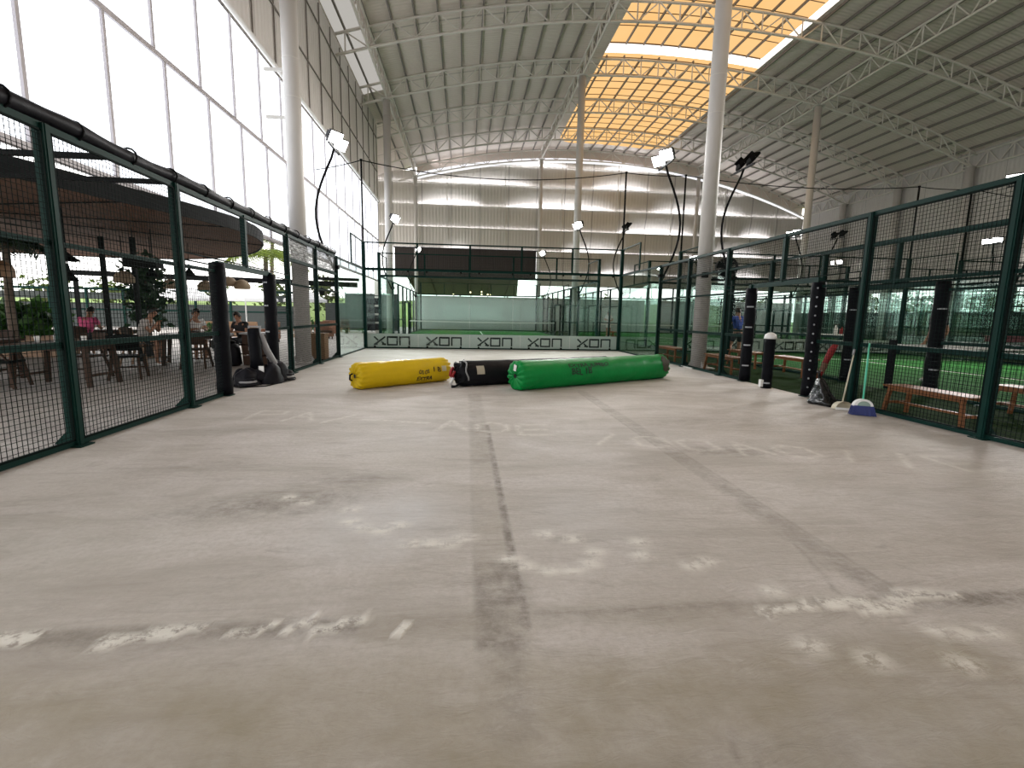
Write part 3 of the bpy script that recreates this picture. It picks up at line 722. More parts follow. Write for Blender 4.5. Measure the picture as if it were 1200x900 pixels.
def side_fence(t, x, yc, out, ymin=-99, pitch=.05, rails=(1.0, 2.05), wires=True, padded=False, detail=True, wr=.0021):
    """one long side of a court: posts, wire panels, doorway at the net, stepped glass at both ends. out=-1/+1 outward"""
    offs = [-10, -6, -4, -2, -1, 1, 2, 4, 6, 10]
    posts = {}
    for o in offs:
        y = yc+o
        if y < ymin: continue
        if abs(o) == 10: continue
        door = abs(o) == 1
        h = 2.1 if door else 3.0
        p = MB().box(x-PW/2, x+PW/2, y-PD/2, y+PD/2, 0, h)
        if detail and not door:
            p.box(x-PW/2-.008, x+PW/2+.008, y-PD/2+.02, y+PD/2-.02, .0, h)
        po = p.build('fence_post', M['green'], t); posts[o] = po
        MB().box(x-.11, x+.11, y-.09, y+.09, 0, .015).build('base_plate', M['green'], po)
        if detail and not door:
            MB().add([(x+out*.05, y-.006, .015), (x+out*.20, y-.006, .015), (x+out*.05, y-.006, .17), (x+out*.05, y+.006, .015), (x+out*.20, y+.006, .015), (x+out*.05, y+.006, .17)],
                     [(0, 1, 2), (5, 4, 3), (0, 3, 4, 1), (1, 4, 5, 2), (2, 5, 3, 0)]).build('gusset', M['green'], po)
    def rail(a, b, z, hh=.05, name='rail'):
        if b <= ymin: return
        a = max(a, ymin); MB().box(x-.022, x+.022, a, b, z-hh/2, z+hh/2).build(name, M['green'], t)
    rail(yc-10, yc+10, 2.98, .06, 'top_rail')
    bays = [(-10, -8), (-8, -6), (-6, -4), (-4, -2), (-2, -1), (1, 2), (2, 4), (4, 6), (6, 8), (8, 10)]
    for a, b in bays:
        ya, yb2 = yc+a, yc+b
        if yb2 <= ymin+.1: continue
        ya = max(ya, ymin)
        if abs(a+b)/2 < 6:
            for z in rails: rail(ya, yb2, z, .06 if z < 1.2 else .045)
            rail(ya, yb2, .03, .05, 'bottom_rail')
            wire_panel('x', x-out*.03, ya+.05, yb2-.05, .06, 2.94 if abs(a+b) > 3.5 else 2.04, pitch if wires else .1, wr).build('mesh_panel', M['wire'], t)
        else:
            MB().box(x-.006, x+.006, ya+.012, yb2-.012, .04, 2.94).build('glass_pane', M['glass'], t)
            rail(ya, yb2, .02, .04, 'bottom_rail')
    # doorway lintel with panel over it
    if yc+2 > ymin:
        rail(yc-1, yc+1, 2.07, .09, 'lintel')
        wire_panel('x', x-out*.03, yc-1.95, yc+1.95, 2.12, 2.94, pitch if wires else .1, wr).build('mesh_panel', M['wire'], t)
        MB().box(x-.04, x+.04, yc-.035, yc+.035, 2.1, 2.98).build('lintel_post', M['green'], t)
    # raised mesh at the glass ends
    for s in (-1, 1):
        ya, yb2 = sorted((yc+s*8, yc+s*10))
        if yb2 <= ymin: continue
        wire_panel('x', x, ya, yb2, 3.02, 3.98, .05 if pitch < .06 else .1, .0012).build('upper_mesh_panel', M['wire'], t)
        MB().box(x-.025, x+.025, yc+s*8-.025, yc+s*8+.025, 3.0, 4.0).build('upper_post', M['green'], t)
        MB().box(x-.02, x+.02, ya, yb2, 3.96, 4.0).build('upper_rail', M['green'], t)
    return posts

LOGO = []
def logo_mesh(x, y, z, s=1.):
    """a mirrored three letter mark: cross with a gap, square, arch"""
    mb = MB(); t = .058*s; h = .30*s; d = .006
    def b(p, q): mb.bar((x+p[0], y, z+p[1]), (x+q[0], y, z+q[1]), d, t, up=(0, 1, 0)) if False else mb.add(
        *stroke(x, y, z, p, q, t, d))
    def stroke(x, y, z, p, q, t, d):
        p = Vector((p[0], p[1])); q = Vector((q[0], q[1])); u = (q-p).normalized(); n_ = Vector((-u.y, u.x))*t/2; p = p-u*t*.3; q = q+u*t*.3
        c = [p-n_, q-n_, q+n_, p+n_]
        return [(x+a.x, y-d, z+a.y) for a in c]+[(x+a.x, y, z+a.y) for a in c], [(0, 1, 2, 3), (7, 6, 5, 4), (0, 4, 5, 1), (1, 5, 6, 2), (2, 6, 7, 3), (3, 7, 4, 0)]
    def line(*pts):
        for i in range(len(pts)-1): mb.add(*stroke(x, y, z, pts[i], pts[i+1], t, d))
    line((0, h), (.13*s, .60*h)); line((.27*s, .40*h), (.40*s, 0)); line((.40*s, h), (.20*s, .5*h), (0, 0)); line((0, .02), (.10*s, .02)); line((.30*s, .02), (.42*s, .02))
    line((.50*s, 0), (.50*s, h), (.86*s, h), (.86*s, 0), (.50*s, 0)); line((.58*s, h*.96), (.80*s, h*.96))
    line((.97*s, 0), (.97*s, h), (1.33*s, h), (1.33*s, 0))
    return mb

def end_wall(t, x0, x1, y, banner=True, logo=True, pitch=.05, side=-1, bmat='bannerm', clamps=True, wr=.0012):
    n = int(round((x1-x0)/2))
    for i in range(n):
        a = x0+2*i
        MB().box(a+.012, a+2-.012, y-.006, y+.006, .03, 2.94).build('glass_pane', M['glass'], t)
        wire_panel('y', y, a+.02, a+1.98, 3.03, 3.97, pitch, wr).build('upper_mesh_panel', M['wire'], t)
        if i: MB().box(a-.025, a+.025, y-.025, y+.025, 3.0, 4.0).build('upper_post', M['green'], t)
    MB().box(x0, x1, y-.03, y+.03, 2.95, 3.03).build('beam', M['green'], t)
    MB().box(x0, x1, y-.02, y+.02, 3.96, 4.0).build('upper_rail', M['green'], t)
    MB().box(x0, x1, y-.03, y+.03, 0, .05).build('bottom_rail', M['green'], t)
    for x in (x0, x1):
        p = MB().box(x-.06, x+.06, y-.06, y+.06, 0, 4.0).build('corner_post', M['green'], t)
        MB().box(x-.12, x+.12, y-.12, y+.12, 0, .015).build('base_plate', M['green'], p)
    if clamps:
        for i in range(n):
            for k in (.35, 1.65):
                xx = x0+2*i+k; MB().box(xx-.035, xx+.035, y+side*.032-.012, y+side*.032+.012, .03, .10).build('clamp', M['black'], t)
                MB().box(xx-.03, xx+.03, y+side*.032-.012, y+side*.032+.012, 2.90, 2.97).build('clamp', M['black'], t)
    if banner:
        b = MB().box(x0+.07, x1-.07, y+.012, y+.016, .05, .57).build('banner', M[bmat], t)
        if logo:
            for i in range(n): logo_mesh(x0+2*i+.33, y+.012, .14, 1.0).build('printed_logo', M['logo'], b)

def ball_net_pole(x, y, label, z0=4.0):
    t = thing('ball_net_pole', label, 'pole', (x, y, z0), None)
    MB().tube([(x, y, z0), (x, y, 6.9)], .035, 8).build('pole', M['black'], t, True)
    MB().lathe([(.05, 6.86), (.05, 6.92)], (x, y, 0), 8).build('pole_cap', M['black'], t)
    return t
def sag(p, q, s, n=14):
    p = Vector(p); q = Vector(q); return [p.lerp(q, i/n)-Vector((0, 0, s*4*(i/n)*(1-i/n))) for i in range(n+1)]

def court_net(x0, x1, y, label):
    t = thing('court_net', label, 'net', ((x0+x1)/2, y, 0))
    for x in (x0+.12, x1-.12):
        MB().box(x-.05, x+.05, y-.05, y+.05, 0, 1.0).build('net_post', M['black_pad'], t)
    zf = lambda x: .90-.04*math.sin(PI*(x-x0)/(x1-x0))
    mb = MB()
    for i in range(1, 100): x = x0+.2+(x1-x0-.4)*i/100; mb.box(x-.001, x+.001, y-.001, y+.001, .02, zf(x)-.02)
    for j in range(1, 10): mb.box(x0+.2, x1-.2, y-.001, y+.001, .085*j-.001, .085*j+.001)
    mb.build('net_mesh', M['net'], t)
    xs = lin(x0+.18, x1-.18, .5); vs = []
    for x in xs: vs += [(x, y-.008, zf(x)-.06), (x, y-.008, zf(x)+.02), (x, y+.008, zf(x)+.02), (x, y+.008, zf(x)-.06)]
    fs = []
    for i in range(len(xs)-1):
        for k in range(4): fs.append((4*i+k, 4*i+(k+1) % 4, 4*i+4+(k+1) % 4, 4*i+4+k))
    MB().add(vs, fs).build('tape', M['white'], t)
    return t

# --- our empty court
lf = thing('court_fence', 'dark green wire mesh court fence along the left edge of the bare concrete, terrace behind', 'fence', (0, 10, 0))
lp = side_fence(lf, 0, 10, -1, ymin=3.0, rails=(1.0, 1.95))
rf_ = thing('court_fence', 'dark green wire mesh court fence along the right edge of the bare concrete, benches behind', 'fence', (10, 10, 0))
rp = side_fence(rf_, 10, 10, 1, ymin=3.0, rails=(1.0, 1.95, 2.5))
bw = thing('glass_wall', 'glass court back wall with mint banner at the far end of the bare concrete', 'glass wall', (5, 20, 0))
end_wall(bw, 0, 10, 20)
# doorway padding on our court
pad_sleeve(0, 9, .02, 2.08, lp[-1]); wrinkle_glints(0, 9, .3, 2.0, lp[-1])
pad_sleeve(0, 11, .02, 2.06, lp[1]); straps(0, 11, (.45, .95, 1.45, 1.9), lp[1])
pad_sleeve(10, 9, .02, 2.02, rp[-1]); eyelets(10, 9, .1, 2.0, rp[-1])
pad_sleeve(10, 11, .02, 2.02, rp[1]); straps(10, 11, (.35, .8, 1.2, 1.62), rp[1])
# clouded plastic strips at the top of two left bays
for a, b in ((12.06, 13.94), (14.06, 15.94)):
    MB().box(-.02, -.012, a, b, 2.52, 2.93).build('plastic_strip', M['film'], lf)
    MB().box(-.03, .03, a, b, 2.44, 2.52).build('strip_rail', M['green'], lf)
for y in (6.85, 7.85): MB().box(-3.1, 0, y-.03, y+.03, 2.945, 3.0).build('tie_bar', M['black'], lf)
# rolled tarpaulin lying along the top of the left fence
tr = thing('rolled_tarp', 'thick black rolled tarpaulin tied along the top of the left fence', 'tarpaulin', (-.02, 9, 3.02))
path = [(-.02+.012*math.sin(y*2.3), y, 3.085+.012*math.sin(y*3.1+1)) for y in lin(3.0, 15.9, .22)]
MB().tube(path, [.075+.008*math.sin(i*1.7) for i in range(len(path))], 10).build('roll', M['blackbag'], tr, True)
for i in range(17):
    y = 3.3+.78*i
    MB().tube([(-.02+.092*math.cos(a), y, 3.085+.092*math.sin(a)) for a in [2*PI*j/12 for j in range(13)]], .012, 5).build('tie', M['black'], tr)
# net stub on the right with a pale cap lying on it
ns = thing('net_post', 'short black padded net post with pale cap on top inside the right fence', 'net post', (9.72, 10, 0))
pad_sleeve(9.86, 10.0, .0, 1.0, ns, r=.10)
straps(9.86, 10.0, (.12,), ns, .104)
MB().box(9.72, 9.80, 9.96, 10.04, .03, .17).build('foot_block', M['white'], ns)
cp = thing('sun_cap', 'pale cap lying tilted on the short net post', 'cap', (9.86, 10, 1.0))
mb = MB(); mb.lathe([(.115, 0), (.115, .03), (.10, .085), (.05, .12), (.005, .128)], (9.86, 10, .985), 14); mb.build('crown', M['white'], cp, True)
mb = MB(); mb.add([(9.86+.11*math.cos(a), 10+.11*math.sin(a), 1.0) for a in [-.9+.2*i for i in range(10)]]+[(9.86+.24*math.cos(a*.6), 10+.24*math.sin(a*.6), .97) for a in [-.9+.2*i for i in range(10)]], [(i, i+1, 11+i, 10+i) for i in range(9)]); mb.build('brim', M['white'], cp)

# --- neighbouring courts
CB = [('court behind the bare one', 0, 23.3), ('court to the right', 12.4, 0), ('court behind the right one', 12.4, 23.3), ('court at the far right', 24.8, 0), ('court in the far right corner', 24.8, 23.3)]
def neighbour(nm, x0, y0, sides, ends, lp=.1, banners=True):
    yc = y0+10; d = {}
    if 'l' in sides:
        t = thing('court_fence', f'dark green fence down the left side of the {nm}', 'fence', (x0, yc, 0)); d['l'] = side_fence(t, x0, yc, -1, ymin=4.5, pitch=lp, rails=(1.0, 1.95), detail=False, wr=.0016); d['lt'] = t
    if 'r' in sides:
        t = thing('court_fence', f'dark green fence down the right side of the {nm}', 'fence', (x0+10, yc, 0)); d['r'] = side_fence(t, x0+10, yc, 1, ymin=12, pitch=.1, rails=(1.0, 1.95), detail=False, wr=.0016)
    if 'n' in ends:
        t = thing('glass_wall', f'glass end wall at the near end of the {nm}', 'glass wall', (x0+5, y0, 0)); end_wall(t, x0, x0+10, y0, False, False, .1, clamps=False)
    if 'f' in ends:
        t = thing('glass_wall', f'glass end wall at the far end of the {nm}', 'glass wall', (x0+5, y0+20, 0)); end_wall(t, x0, x0+10, y0+20, banners, banners, .1, clamps=False); d['ft'] = t
    return d
nA2 = neighbour(*CB[0], 'lr', 'nf', banners=False)
nB = neighbour(*CB[1], 'lr', 'f', lp=.05)
nB2 = neighbour(*CB[2], 'lr', 'nf', banners=False)
nC = neighbour(*CB[3], 'lr', 'f')
nC2 = neighbour(*CB[4], 'lr', 'n')
for o, (z1) in ((-1, 2.1), (1, 2.1)):
    pad_sleeve(12.4, 10+o, .02, z1, nB['l'][o]); straps(12.4, 10+o, (.5, .9, 1.6), nB['l'][o])
MB().box(26.4, 34.6, 19.96, 19.965, .57, .85).build('red_banner', M['redbanner'], nC['ft'])
court_net(0, 10, 33.3, 'black court net with white tape on the court behind the bare one')
court_net(12.4, 22.4, 10, 'black court net with white tape on the court to the right')
court_net(12.4, 22.4, 33.3, 'black court net with white tape on the court behind the right one')
court_net(24.8, 34.8, 10, 'black court net with white tape on the court at the far right')
# white lines on the turf
for nm, x0, y0 in CB:
    ln = MB()
    for yy in (y0+3.05, y0+16.95): ln.box(x0+.1, x0+9.9, yy-.025, yy+.025, .001, .006)
    ln.box(x0+4.975, x0+5.025, y0+3.05, y0+16.95, .001, .0055)
    o = ln.build('court_lines', M['line']); tag(o, f'white playing lines on the turf of the {nm}', 'court lines')
# tall ball-net poles and the cables between them
poles = [((0, 20), 'tall black ball-net pole on the back left corner of the bare court'), ((10, 20), 'tall black ball-net pole on the back right corner of the bare court'),
         ((12.4, 20), 'tall black ball-net pole beside the thick right column'), ((22.4, 20), 'tall black ball-net pole rising behind the right fence, left one of two'),
         ((24.8, 20), 'tall black ball-net pole rising behind the right fence, right one of two')]
for (x, y), lb in poles: ball_net_pole(x, y, lb)
cabs = [((-1.9, 21, 6.75), (0, 20, 6.88), .03, 'from the left wall to the back left pole'), ((0, 20, 6.88), (10, 20, 6.88), .45, 'between the two back corner poles'),
        ((10, 20, 6.88), (12.4, 20, 6.88), .05, 'from the back right pole to its right neighbour'), ((12.4, 20, 6.88), (22.4, 20, 6.88), .25, 'behind the thick right column'),
        ((22.4, 20, 6.88), (24.8, 20, 6.88), .05, 'between the two poles behind the right fence'), ((24.8, 20, 6.88), (34.8, 20, 6.4), .2, 'from the rightmost pole towards the right wall')]
for p, q, s, lb in cabs:
    o = MB().tube(sag(p, q, s), .018, 5).build('ball_net_cable', M['black']); tag(o, f'thin dark cable strung {lb}', 'cable')

# --- floodlights on bowed poles
def floodlight(x, y, inward, lit, label, bw_=.52, group=None, heads=2, zt_=6.0, power=0):
    """curved pole fixed to a fence post at 3 m, cross bar with lamp heads aimed inward (sign of x) and down"""
    t = thing('floodlight', label, 'floodlight', (x, y, 2.6), group)
    pts = []
    for i in range(15):
        s = i/14; z = 2.6+(zt_-2.6)*s
        pts.append((x-inward*(.06+bw_*math.sin(PI*min(1, s*1.02))**1.1*(1-.15*s))+inward*.12*s*s, y, z))
    MB().tube(pts, .035, 8).build('pole', M['black'], t, True)
    MB().box(x-.09, x+.09, y-.07, y+.07, 2.62, 2.72).build('pole_clamp', M['black'], t)
    ex, ey, ez = pts[-1]
    MB().box(ex-.025, ex+.025, ey-.55, ey+.55, ez-.02, ez+.03).build('cross_bar', M['dkgrey'], t)
    for k in range(heads):
        hy = ey+(-.29 if k == 0 else .29)
        tilt = math.radians(38); c = Vector((ex+inward*.10, hy, ez+.22))
        nrm = Vector((inward*.66, -.48 if lit else -.15, -.58)).normalized(); rt = nrm.cross(Vector((0, 0, 1))).normalized(); upv = rt.cross(nrm)
        def P(a, b, d): return c+rt*a+upv*b+nrm*d
        hb = MB(); o = [(-.22, -.17), (.22, -.17), (.22, .17), (-.22, .17)]; i2 = [(-.14, -.1), (.14, -.1), (.14, .1), (-.14, .1)]
        hb.add([P(a, b, .05) for a, b in o]+[P(a, b, -.02) for a, b in o]+[P(a, b, -.10) for a, b in i2],
               [(3, 2, 1, 0) if inward < 0 else (0, 1, 2, 3), (0, 1, 5, 4), (1, 2, 6, 5), (2, 3, 7, 6), (3, 0, 4, 7), (4, 5, 9, 8), (5, 6, 10, 9), (6, 7, 11, 10), (7, 4, 8, 11), (8, 9, 10, 11)])
        for f in range(-3, 4): hb.bar(P(f*.045, -.09, -.15), P(f*.045, .09, -.15), .008, .1, up=nrm)
        h = hb.build('lamp_head', M['black'] if not lit else M['dkgrey'], t)
        lb = MB().add([P(a*.92, b*.9, .055) for a, b in o], [(0, 1, 2, 3)])
        lb.build('lens', M['flood'] if lit else M['lens_off'], h)
        MB().bar(P(-.23, 0, .0), (ex, hy-.2, ez), .02).build('bracket', M['dkgrey'], h); MB().bar(P(.23, 0, .0), (ex, hy+.2, ez), .02).build('bracket', M['dkgrey'], h)
    if lit and power:
        ld = bpy.data.lights.new('flood_beam', 'SPOT'); ld.energy = power; ld.spot_size = math.radians(120); ld.spot_blend = .6; ld.shadow_soft_size = .9; ld.color = (1, .98, .95)
        lo = bpy.data.objects.new('flood_beam', ld); COL.objects.link(lo); lo.parent = t
        lo.location = (ex+inward*.38-x, -.30, ez+.02-2.6)
        lo.rotation_euler = Vector((inward*.62, -.55, -.56)).to_track_quat('-Z', 'Y').to_euler()
    return t
floodlight(0, 16, 1, True, 'lit floodlight on a bowed black pole fixed to the left fence before white panels', power=380)
floodlight(10, 16, -1, True, 'lit floodlight with two glowing heads on a bowed pole left of the thick right column', power=380)
floodlight(12.4, 16, 1, False, 'unlit black floodlight on a bowed pole just right of the thick right column')
floodlight(12.4, 27.3, 1, False, 'small unlit floodlight over the back right corner of the bare court')
floodlight(0, 27.3, 1, True, 'small lit floodlight on the left side of the court behind, before the left wall end', power=2500)
floodlight(10, 27.3, -1, True, 'small lit floodlight beside the column under the amber skylight, on the court behind', power=2500)
floodlight(0, 39.3, 1, True, 'tiny lit floodlight far off at the left end of the brown louvre', power=1500)
floodlight(10, 39.3, -1, True, 'tiny lit floodlight far off at the right end of the brown louvre', power=1500)
floodlight(22.4, 27.3, -1, True, 'lit floodlight at the foot of the right-hand rear column above the right fence', power=2500)
floodlight(24.8, 27.3, 1, False, 'unlit two-headed floodlight right of the lit one behind the right fence')
floodlight(34.8, 39.3, -1, True, 'lit floodlight seen low through the right fence mesh, leftmost near the far right corner', bw_=.12, power=1500)
floodlight(34.8, 27.3, -1, True, 'lit floodlight seen through the upper mesh near the right edge of the picture', bw_=.12, power=2200)
floodlight(22.4, 16, -1, True, 'large bright floodlight at the right edge of the picture above the fence', power=3500)
floodlight(22.4, 39.3, -1, True, 'small lit floodlight peeping out left of the thick right column', power=1500)

# fan on the thick right column
fan = thing('wall_fan', 'round black drum fan fixed to the thick right column', 'fan', (10.68, 13.38, 2.4))
fc = Vector((10.68, 13.36, 2.70)); fa = Vector((-.25, -.9, -.1)).normalized(); fr = fa.cross(Vector((0, 0, 1))).normalized(); fu = fr.cross(fa)
def ring(rad, off, n=28): return [fc+fa*off+(fr*math.cos(2*PI*i/n)+fu*math.sin(2*PI*i/n))*rad for i in range(n+1)]
mb = MB(); n = 28; r0 = ring(.265, -.1); r1 = ring(.275, .1)
mb.add([*r0[:n], *r1[:n]], [(i, (i+1) % n, n+(i+1) % n, n+i) for i in range(n)]); mb.add([*ring(.258, -.1)[:n], *ring(.268, .1)[:n]], [((i+1) % n, i, n+i, n+(i+1) % n) for i in range(n)])
mb.build('drum', M['dkgrey'], fan, True)
for off in (.1, -.1):
    mb = MB()
    for rad in [.03+.0165*q for q in range(15)]: mb.tube(ring(rad, off), .004, 4, False)
    for i in range(24):
        a = 2*PI*i/24; e = fr*math.cos(a)+fu*math.sin(a); mb.tube([fc+fa*off+e*.03, fc+fa*off+e*.265], .004, 4)
    mb.build('grille', M['black'], fan)
mb = MB()
for i in range(4):
    a = 2*PI*i/4+.4; e = fr*math.cos(a)+fu*math.sin(a); s = fa.cross(e)
    mb.add([fc+e*.05-s*.03+fa*.02, fc+e*.05+s*.03-fa*.02, fc+e*.23+s*.10-fa*.04, fc+e*.24-s*.08+fa*.05], [(0, 1, 2, 3)])
mb.build('blades', M['black'], fan)
MB().ball(tuple(fc), .075).build('motor', M['black'], fan, True)
MB().bar((10.40, 13.60, 2.40), (10.68, 13.42, 2.38), .05).build('bracket', M['black'], fan); MB().bar((10.68, 13.42, 2.38), fc-fu*.275, .04).build('bracket', M['black'], fan)
cb = MB().bevbox(10.10, 10.24, 13.42, 13.54, 2.44, 2.58, .008).build('socket_box', M['black']); tag(cb, 'small black electrical box on the thick right column below the fan', 'electrical box')
# ------------------------------------------------------------------ wrapped rolls on the floor
def bag(name, label, p0, p1, r, m, closed=(True, True), wr=.012, seed=1):
    p0 = Vector(p0); p1 = Vector(p1); ax = (p1-p0); Ln = ax.length; ax.normalize()
    side = Vector((ax.y, -ax.x, 0)).normalized()
    t = thing(name, label, 'tarp roll', ((p0+p1)/2)[:2]+(0,))
    up = Vector((0, 0, 1)); nseg = 90; nth = 64; cz = r*.95
    prof = []
    def gather(e):     # profile of a pleated, drawn-in end
        return [(.01, .13), (-.022, .24), (-.03, .42), (-.03, .60), (-.025, .78), (-.012, .91), (.015, .972), (.06, 1.0)]
    if closed[0]: prof += [(a*1.0, b) for a, b in gather(0)]
    else: prof += [(0, .97), (.03, .99), (.08, 1.0)]
    prof += [(.08+(Ln-.16)*i/nseg, 1.0) for i in range(1, nseg)]
    if closed[1]: prof += [(Ln-a, b) for a, b in reversed(gather(1))]
    else: prof += [(Ln-.08, 1.0), (Ln-.03, .99), (Ln, .97)]
    vs = []
    for s, q in prof:
        end = min(s, Ln-s); pl = max(0, 1-max(0, end)/.22)
        for j in range(nth):
            th = 2*PI*j/nth
            nv = mnoise.noise(Vector((s*2.2+seed*9, math.cos(th)*1.1, math.sin(th)*1.1)))*.5+mnoise.noise(Vector((s*6+seed*3, math.cos(th)*2.4, math.sin(th)*2.4+s*2)))*.35
            rr = r*q*(1+wr*2.0*nv)+pl*min(1, q*1.2)*.013*math.sin(th*17+1.5*math.sin(s*9))
            rr += -.035*r*max(0, math.sin(th*2+s*5+seed))**8*(1-pl)
            z = cz+rr*math.cos(th); z = max(z, .004+.010*(1 if z < .0 else 0))
            bulge = 1+.03*max(0, -math.cos(th))
            sx = s+(.016*math.sin(th*13+seed)*pl*(1 if s < Ln/2 else -1) if .2 < q < .99 else 0)
            c = p0+ax*sx+side*(rr*math.sin(th)*bulge); vs.append((c.x, c.y, z))
    k = len(prof); fs = [(i*nth+j, i*nth+(j+1) % nth, (i+1)*nth+(j+1) % nth, (i+1)*nth+j) for i in range(k-1) for j in range(nth)]
    o = MB().add(vs, fs).build('wrapping', m, t, True)
    if closed[0]:
        mb = MB(); c = p0-ax*.01+up*cz; mb.lathe([(.14*r, -.01), (.14*r, .01)], (0, 0, 0), 12)
        fc_ = [c-ax*.012+side*(.15*r*math.cos(a))+up*(.15*r*math.sin(a)) for a in [2*PI*i/12 for i in range(12)]]
        MB().add(fc_, [tuple(range(12))]).build('end_opening', M['ink'], t)
    return t, (p0, ax, side, Ln, r, cz)
def on_bag(frame, s, th, lift=.006):
    p0, ax, side, Ln, r, cz = frame
    c = p0+ax*s+side*((r+lift)*1.015*math.sin(th)); return (c.x, c.y, cz+(r+lift)*1.012*math.cos(th))
def bag_text(body, frame, txt, s0, th_c, height, width, m, part):
    cu = bpy.data.curves.new('t', 'FONT'); cu.body = txt; cu.size = 1; cu.offset = .02; cu.resolution_u = 4
    ob = bpy.data.objects.new('t', cu); COL.objects.link(ob)
    me = bpy.data.meshes.new_from_object(ob.evaluated_get(bpy.context.evaluated_depsgraph_get()))
    bpy.data.objects.remove(ob); bpy.data.curves.remove(cu)
    bm = bmesh.new(); bm.from_mesh(me); bpy.data.meshes.remove(me)
    bmesh.ops.triangulate(bm, faces=bm.faces[:]); bmesh.ops.subdivide_edges(bm, edges=bm.edges[:], cuts=2)
    xs = [v.co.x for v in bm.verts]; ys = [v.co.y for v in bm.verts]; x0, x1, y0, y1 = min(xs), max(xs), min(ys), max(ys)
    r = frame[4]
    for v in bm.verts:
        a = (v.co.x-x0)/(x1-x0)*width; b = ((v.co.y-y0)/(y1-y0)-.5)*height
        wob = .012*math.sin(v.co.x*3.1)
        v.co = Vector(on_bag(frame, s0+a, th_c-(b+wob)/r, .010))
    o = MB().frombm(bm).build(part, m, body); bm.free(); return o
gb, gf = bag('tarp_roll', 'long green tarpaulin roll with handwritten letters, nearest of the three rolls', (4.76, 9.63, 0), (8.27, 11.52, 0), .275, M['greenbag'], seed=2)
bag_text(gb, gf, 'EXTRA JUMBO', 1.05, math.radians(58), .10, 1.05, M['greenink'], 'handwriting')
bag_text(gb, gf, 'BEL 1B', 1.10, math.radians(80), .12, .52, M['greenink'], 'handwriting')
p0, ax, side, Ln, r, cz = gf
MB().add([Vector((p0.x, p0.y, cz))-ax*.045+side*a+Vector((0, 0, b)) for a, b in ((-.02, .10), (.06, .09), (.09, .20), (.0, .22))], [(0, 1, 2, 3)]).build('end_label', M['white'], gb)
# muddy patch at the far end
vs = []
for i in range(9):
    for j in range(9): vs.append(on_bag(gf, Ln-.26+.24*i/8+.03*math.sin(j*2), math.radians(20+90*j/8+6*math.sin(i*1.3)), .008))
MB().add(vs, [(i*9+j, i*9+j+1, (i+1)*9+j+1, (i+1)*9+j) for i in range(8) for j in range(8) if (i-3.5)**2+(j-3.5)**2 < 13]).build('mud_stain', mat('brown mud', (.035, .032, .015), .7, 0, .4, 12), gb, True)
yb, yf = bag('tarp_roll', 'short yellow tarpaulin roll lying left of the others', (1.90, 9.68, 0), (3.40, 10.90, 0), .245, M['yellow'], seed=5)
bag_text(yb, yf, 'OS OS', 1.16, math.radians(88), .075, .24, M['ink'], 'handwriting')
bag_text(yb, yf, 'EXTRA', 1.13, math.radians(118), .085, .36, M['ink'], 'handwriting')
bag_text(yb, yf, '1 B', 1.50, math.radians(80), .09, .17, M['dkwood'], 'handwriting')
vs = [on_bag(yf, 1.70+.11*i/4, math.radians(66+24*j/4), .007) for i in range(5) for j in range(5)]
MB().add(vs, [(i*5+j, i*5+j+1, (i+1)*5+j+1, (i+1)*5+j) for i in range(4) for j in range(4)]).build('pale_sticker', mat('worn sticker', (.55, .50, .30), .6), yb)
c = Vector((yf[0].x, yf[0].y, yf[5]))-yf[1]*.06
MB().tube([c+Vector((0, 0, .05)), c-yf[1]*.05+Vector((0, 0, .03)), c-yf[1]*.055-Vector((0, 0, .05)), c-yf[1]*.01-Vector((0, 0, .07))], .016, 6).build('pull_strap', M['black'], yb, True)
kb, kf = bag('tarp_roll', 'long black tarpaulin roll lying behind the green one, frayed open end', (3.76, 10.12, 0), (7.03, 11.60, 0), .245, M['blackbag'], closed=(False, True), wr=.02, seed=8)
p0, ax, side, Ln, r, cz = kf; c = Vector((p0.x, p0.y, cz)); upv = Vector((0, 0, 1))
# crumpled end stuffing, flap and rags
mb = MB(); n = 26; rings = [(.03, .98), (-.05, .93), (-.10, .74), (-.02, .62), (-.09, .45), (.0, .3), (-.06, .12)]
vs = []
for s, q in rings:
    for j in range(n):
        th = 2*PI*j/n; k = 1+.13*math.sin(th*5+s*40)+.07*math.sin(th*9+1)
        z = max(.01, cz+r*q*k*math.cos(th)); d = c+ax*(s+.03*math.sin(th*4+q*8))+side*(r*q*k*math.sin(th)); vs.append((d.x, d.y, z))
fs = [(i*n+j, i*n+(j+1) % n, (i+1)*n+(j+1) % n, (i+1)*n+j) for i in range(len(rings)-1) for j in range(n)]+[tuple((len(rings)-1)*n+j for j in range(n))]
mb.add(vs, fs).build('crumpled_end', M['blackbag'], kb, True)
def rag(pts, m, nm, w_=.05):
    MB().tube(pts, [w_*(.6+.4*math.sin(1+i*1.9)**2) for i in range(len(pts))], 7).build(nm, m, kb, True)
rag([c-ax*.10+upv*.10-side*.16, c-ax*.16+upv*.05-side*.12, c-ax*.17-upv*.02-side*.10, c-ax*.12-upv*.07-side*.14], M['red'], 'red_rag', .045)
rag([c-ax*.14+upv*.06+side*.02, c-ax*.17-upv*.02, c-ax*.15-upv*.08-side*.02], M['red'], 'red_rag', .03)
rag([c-ax*.17-upv*.06+side*.02, c-ax*.20-upv*.13+side*.02, c-ax*.22-upv*.19+side*.01], M['white'], 'white_rag', .035)
rag([c-ax*.06-upv*.16+side*.12, c-ax*.18-upv*.205+side*.16, c-ax*.26-upv*.215+side*.14], M['blackbag'], 'loose_flap', .035)
vs = [c+ax*(.02+.03*math.sin(i))+side*((r+.012)*math.sin(th))+upv*((r+.012)*math.cos(th)) for i, th in enumerate([.2+.22*k for k in range(9)])]
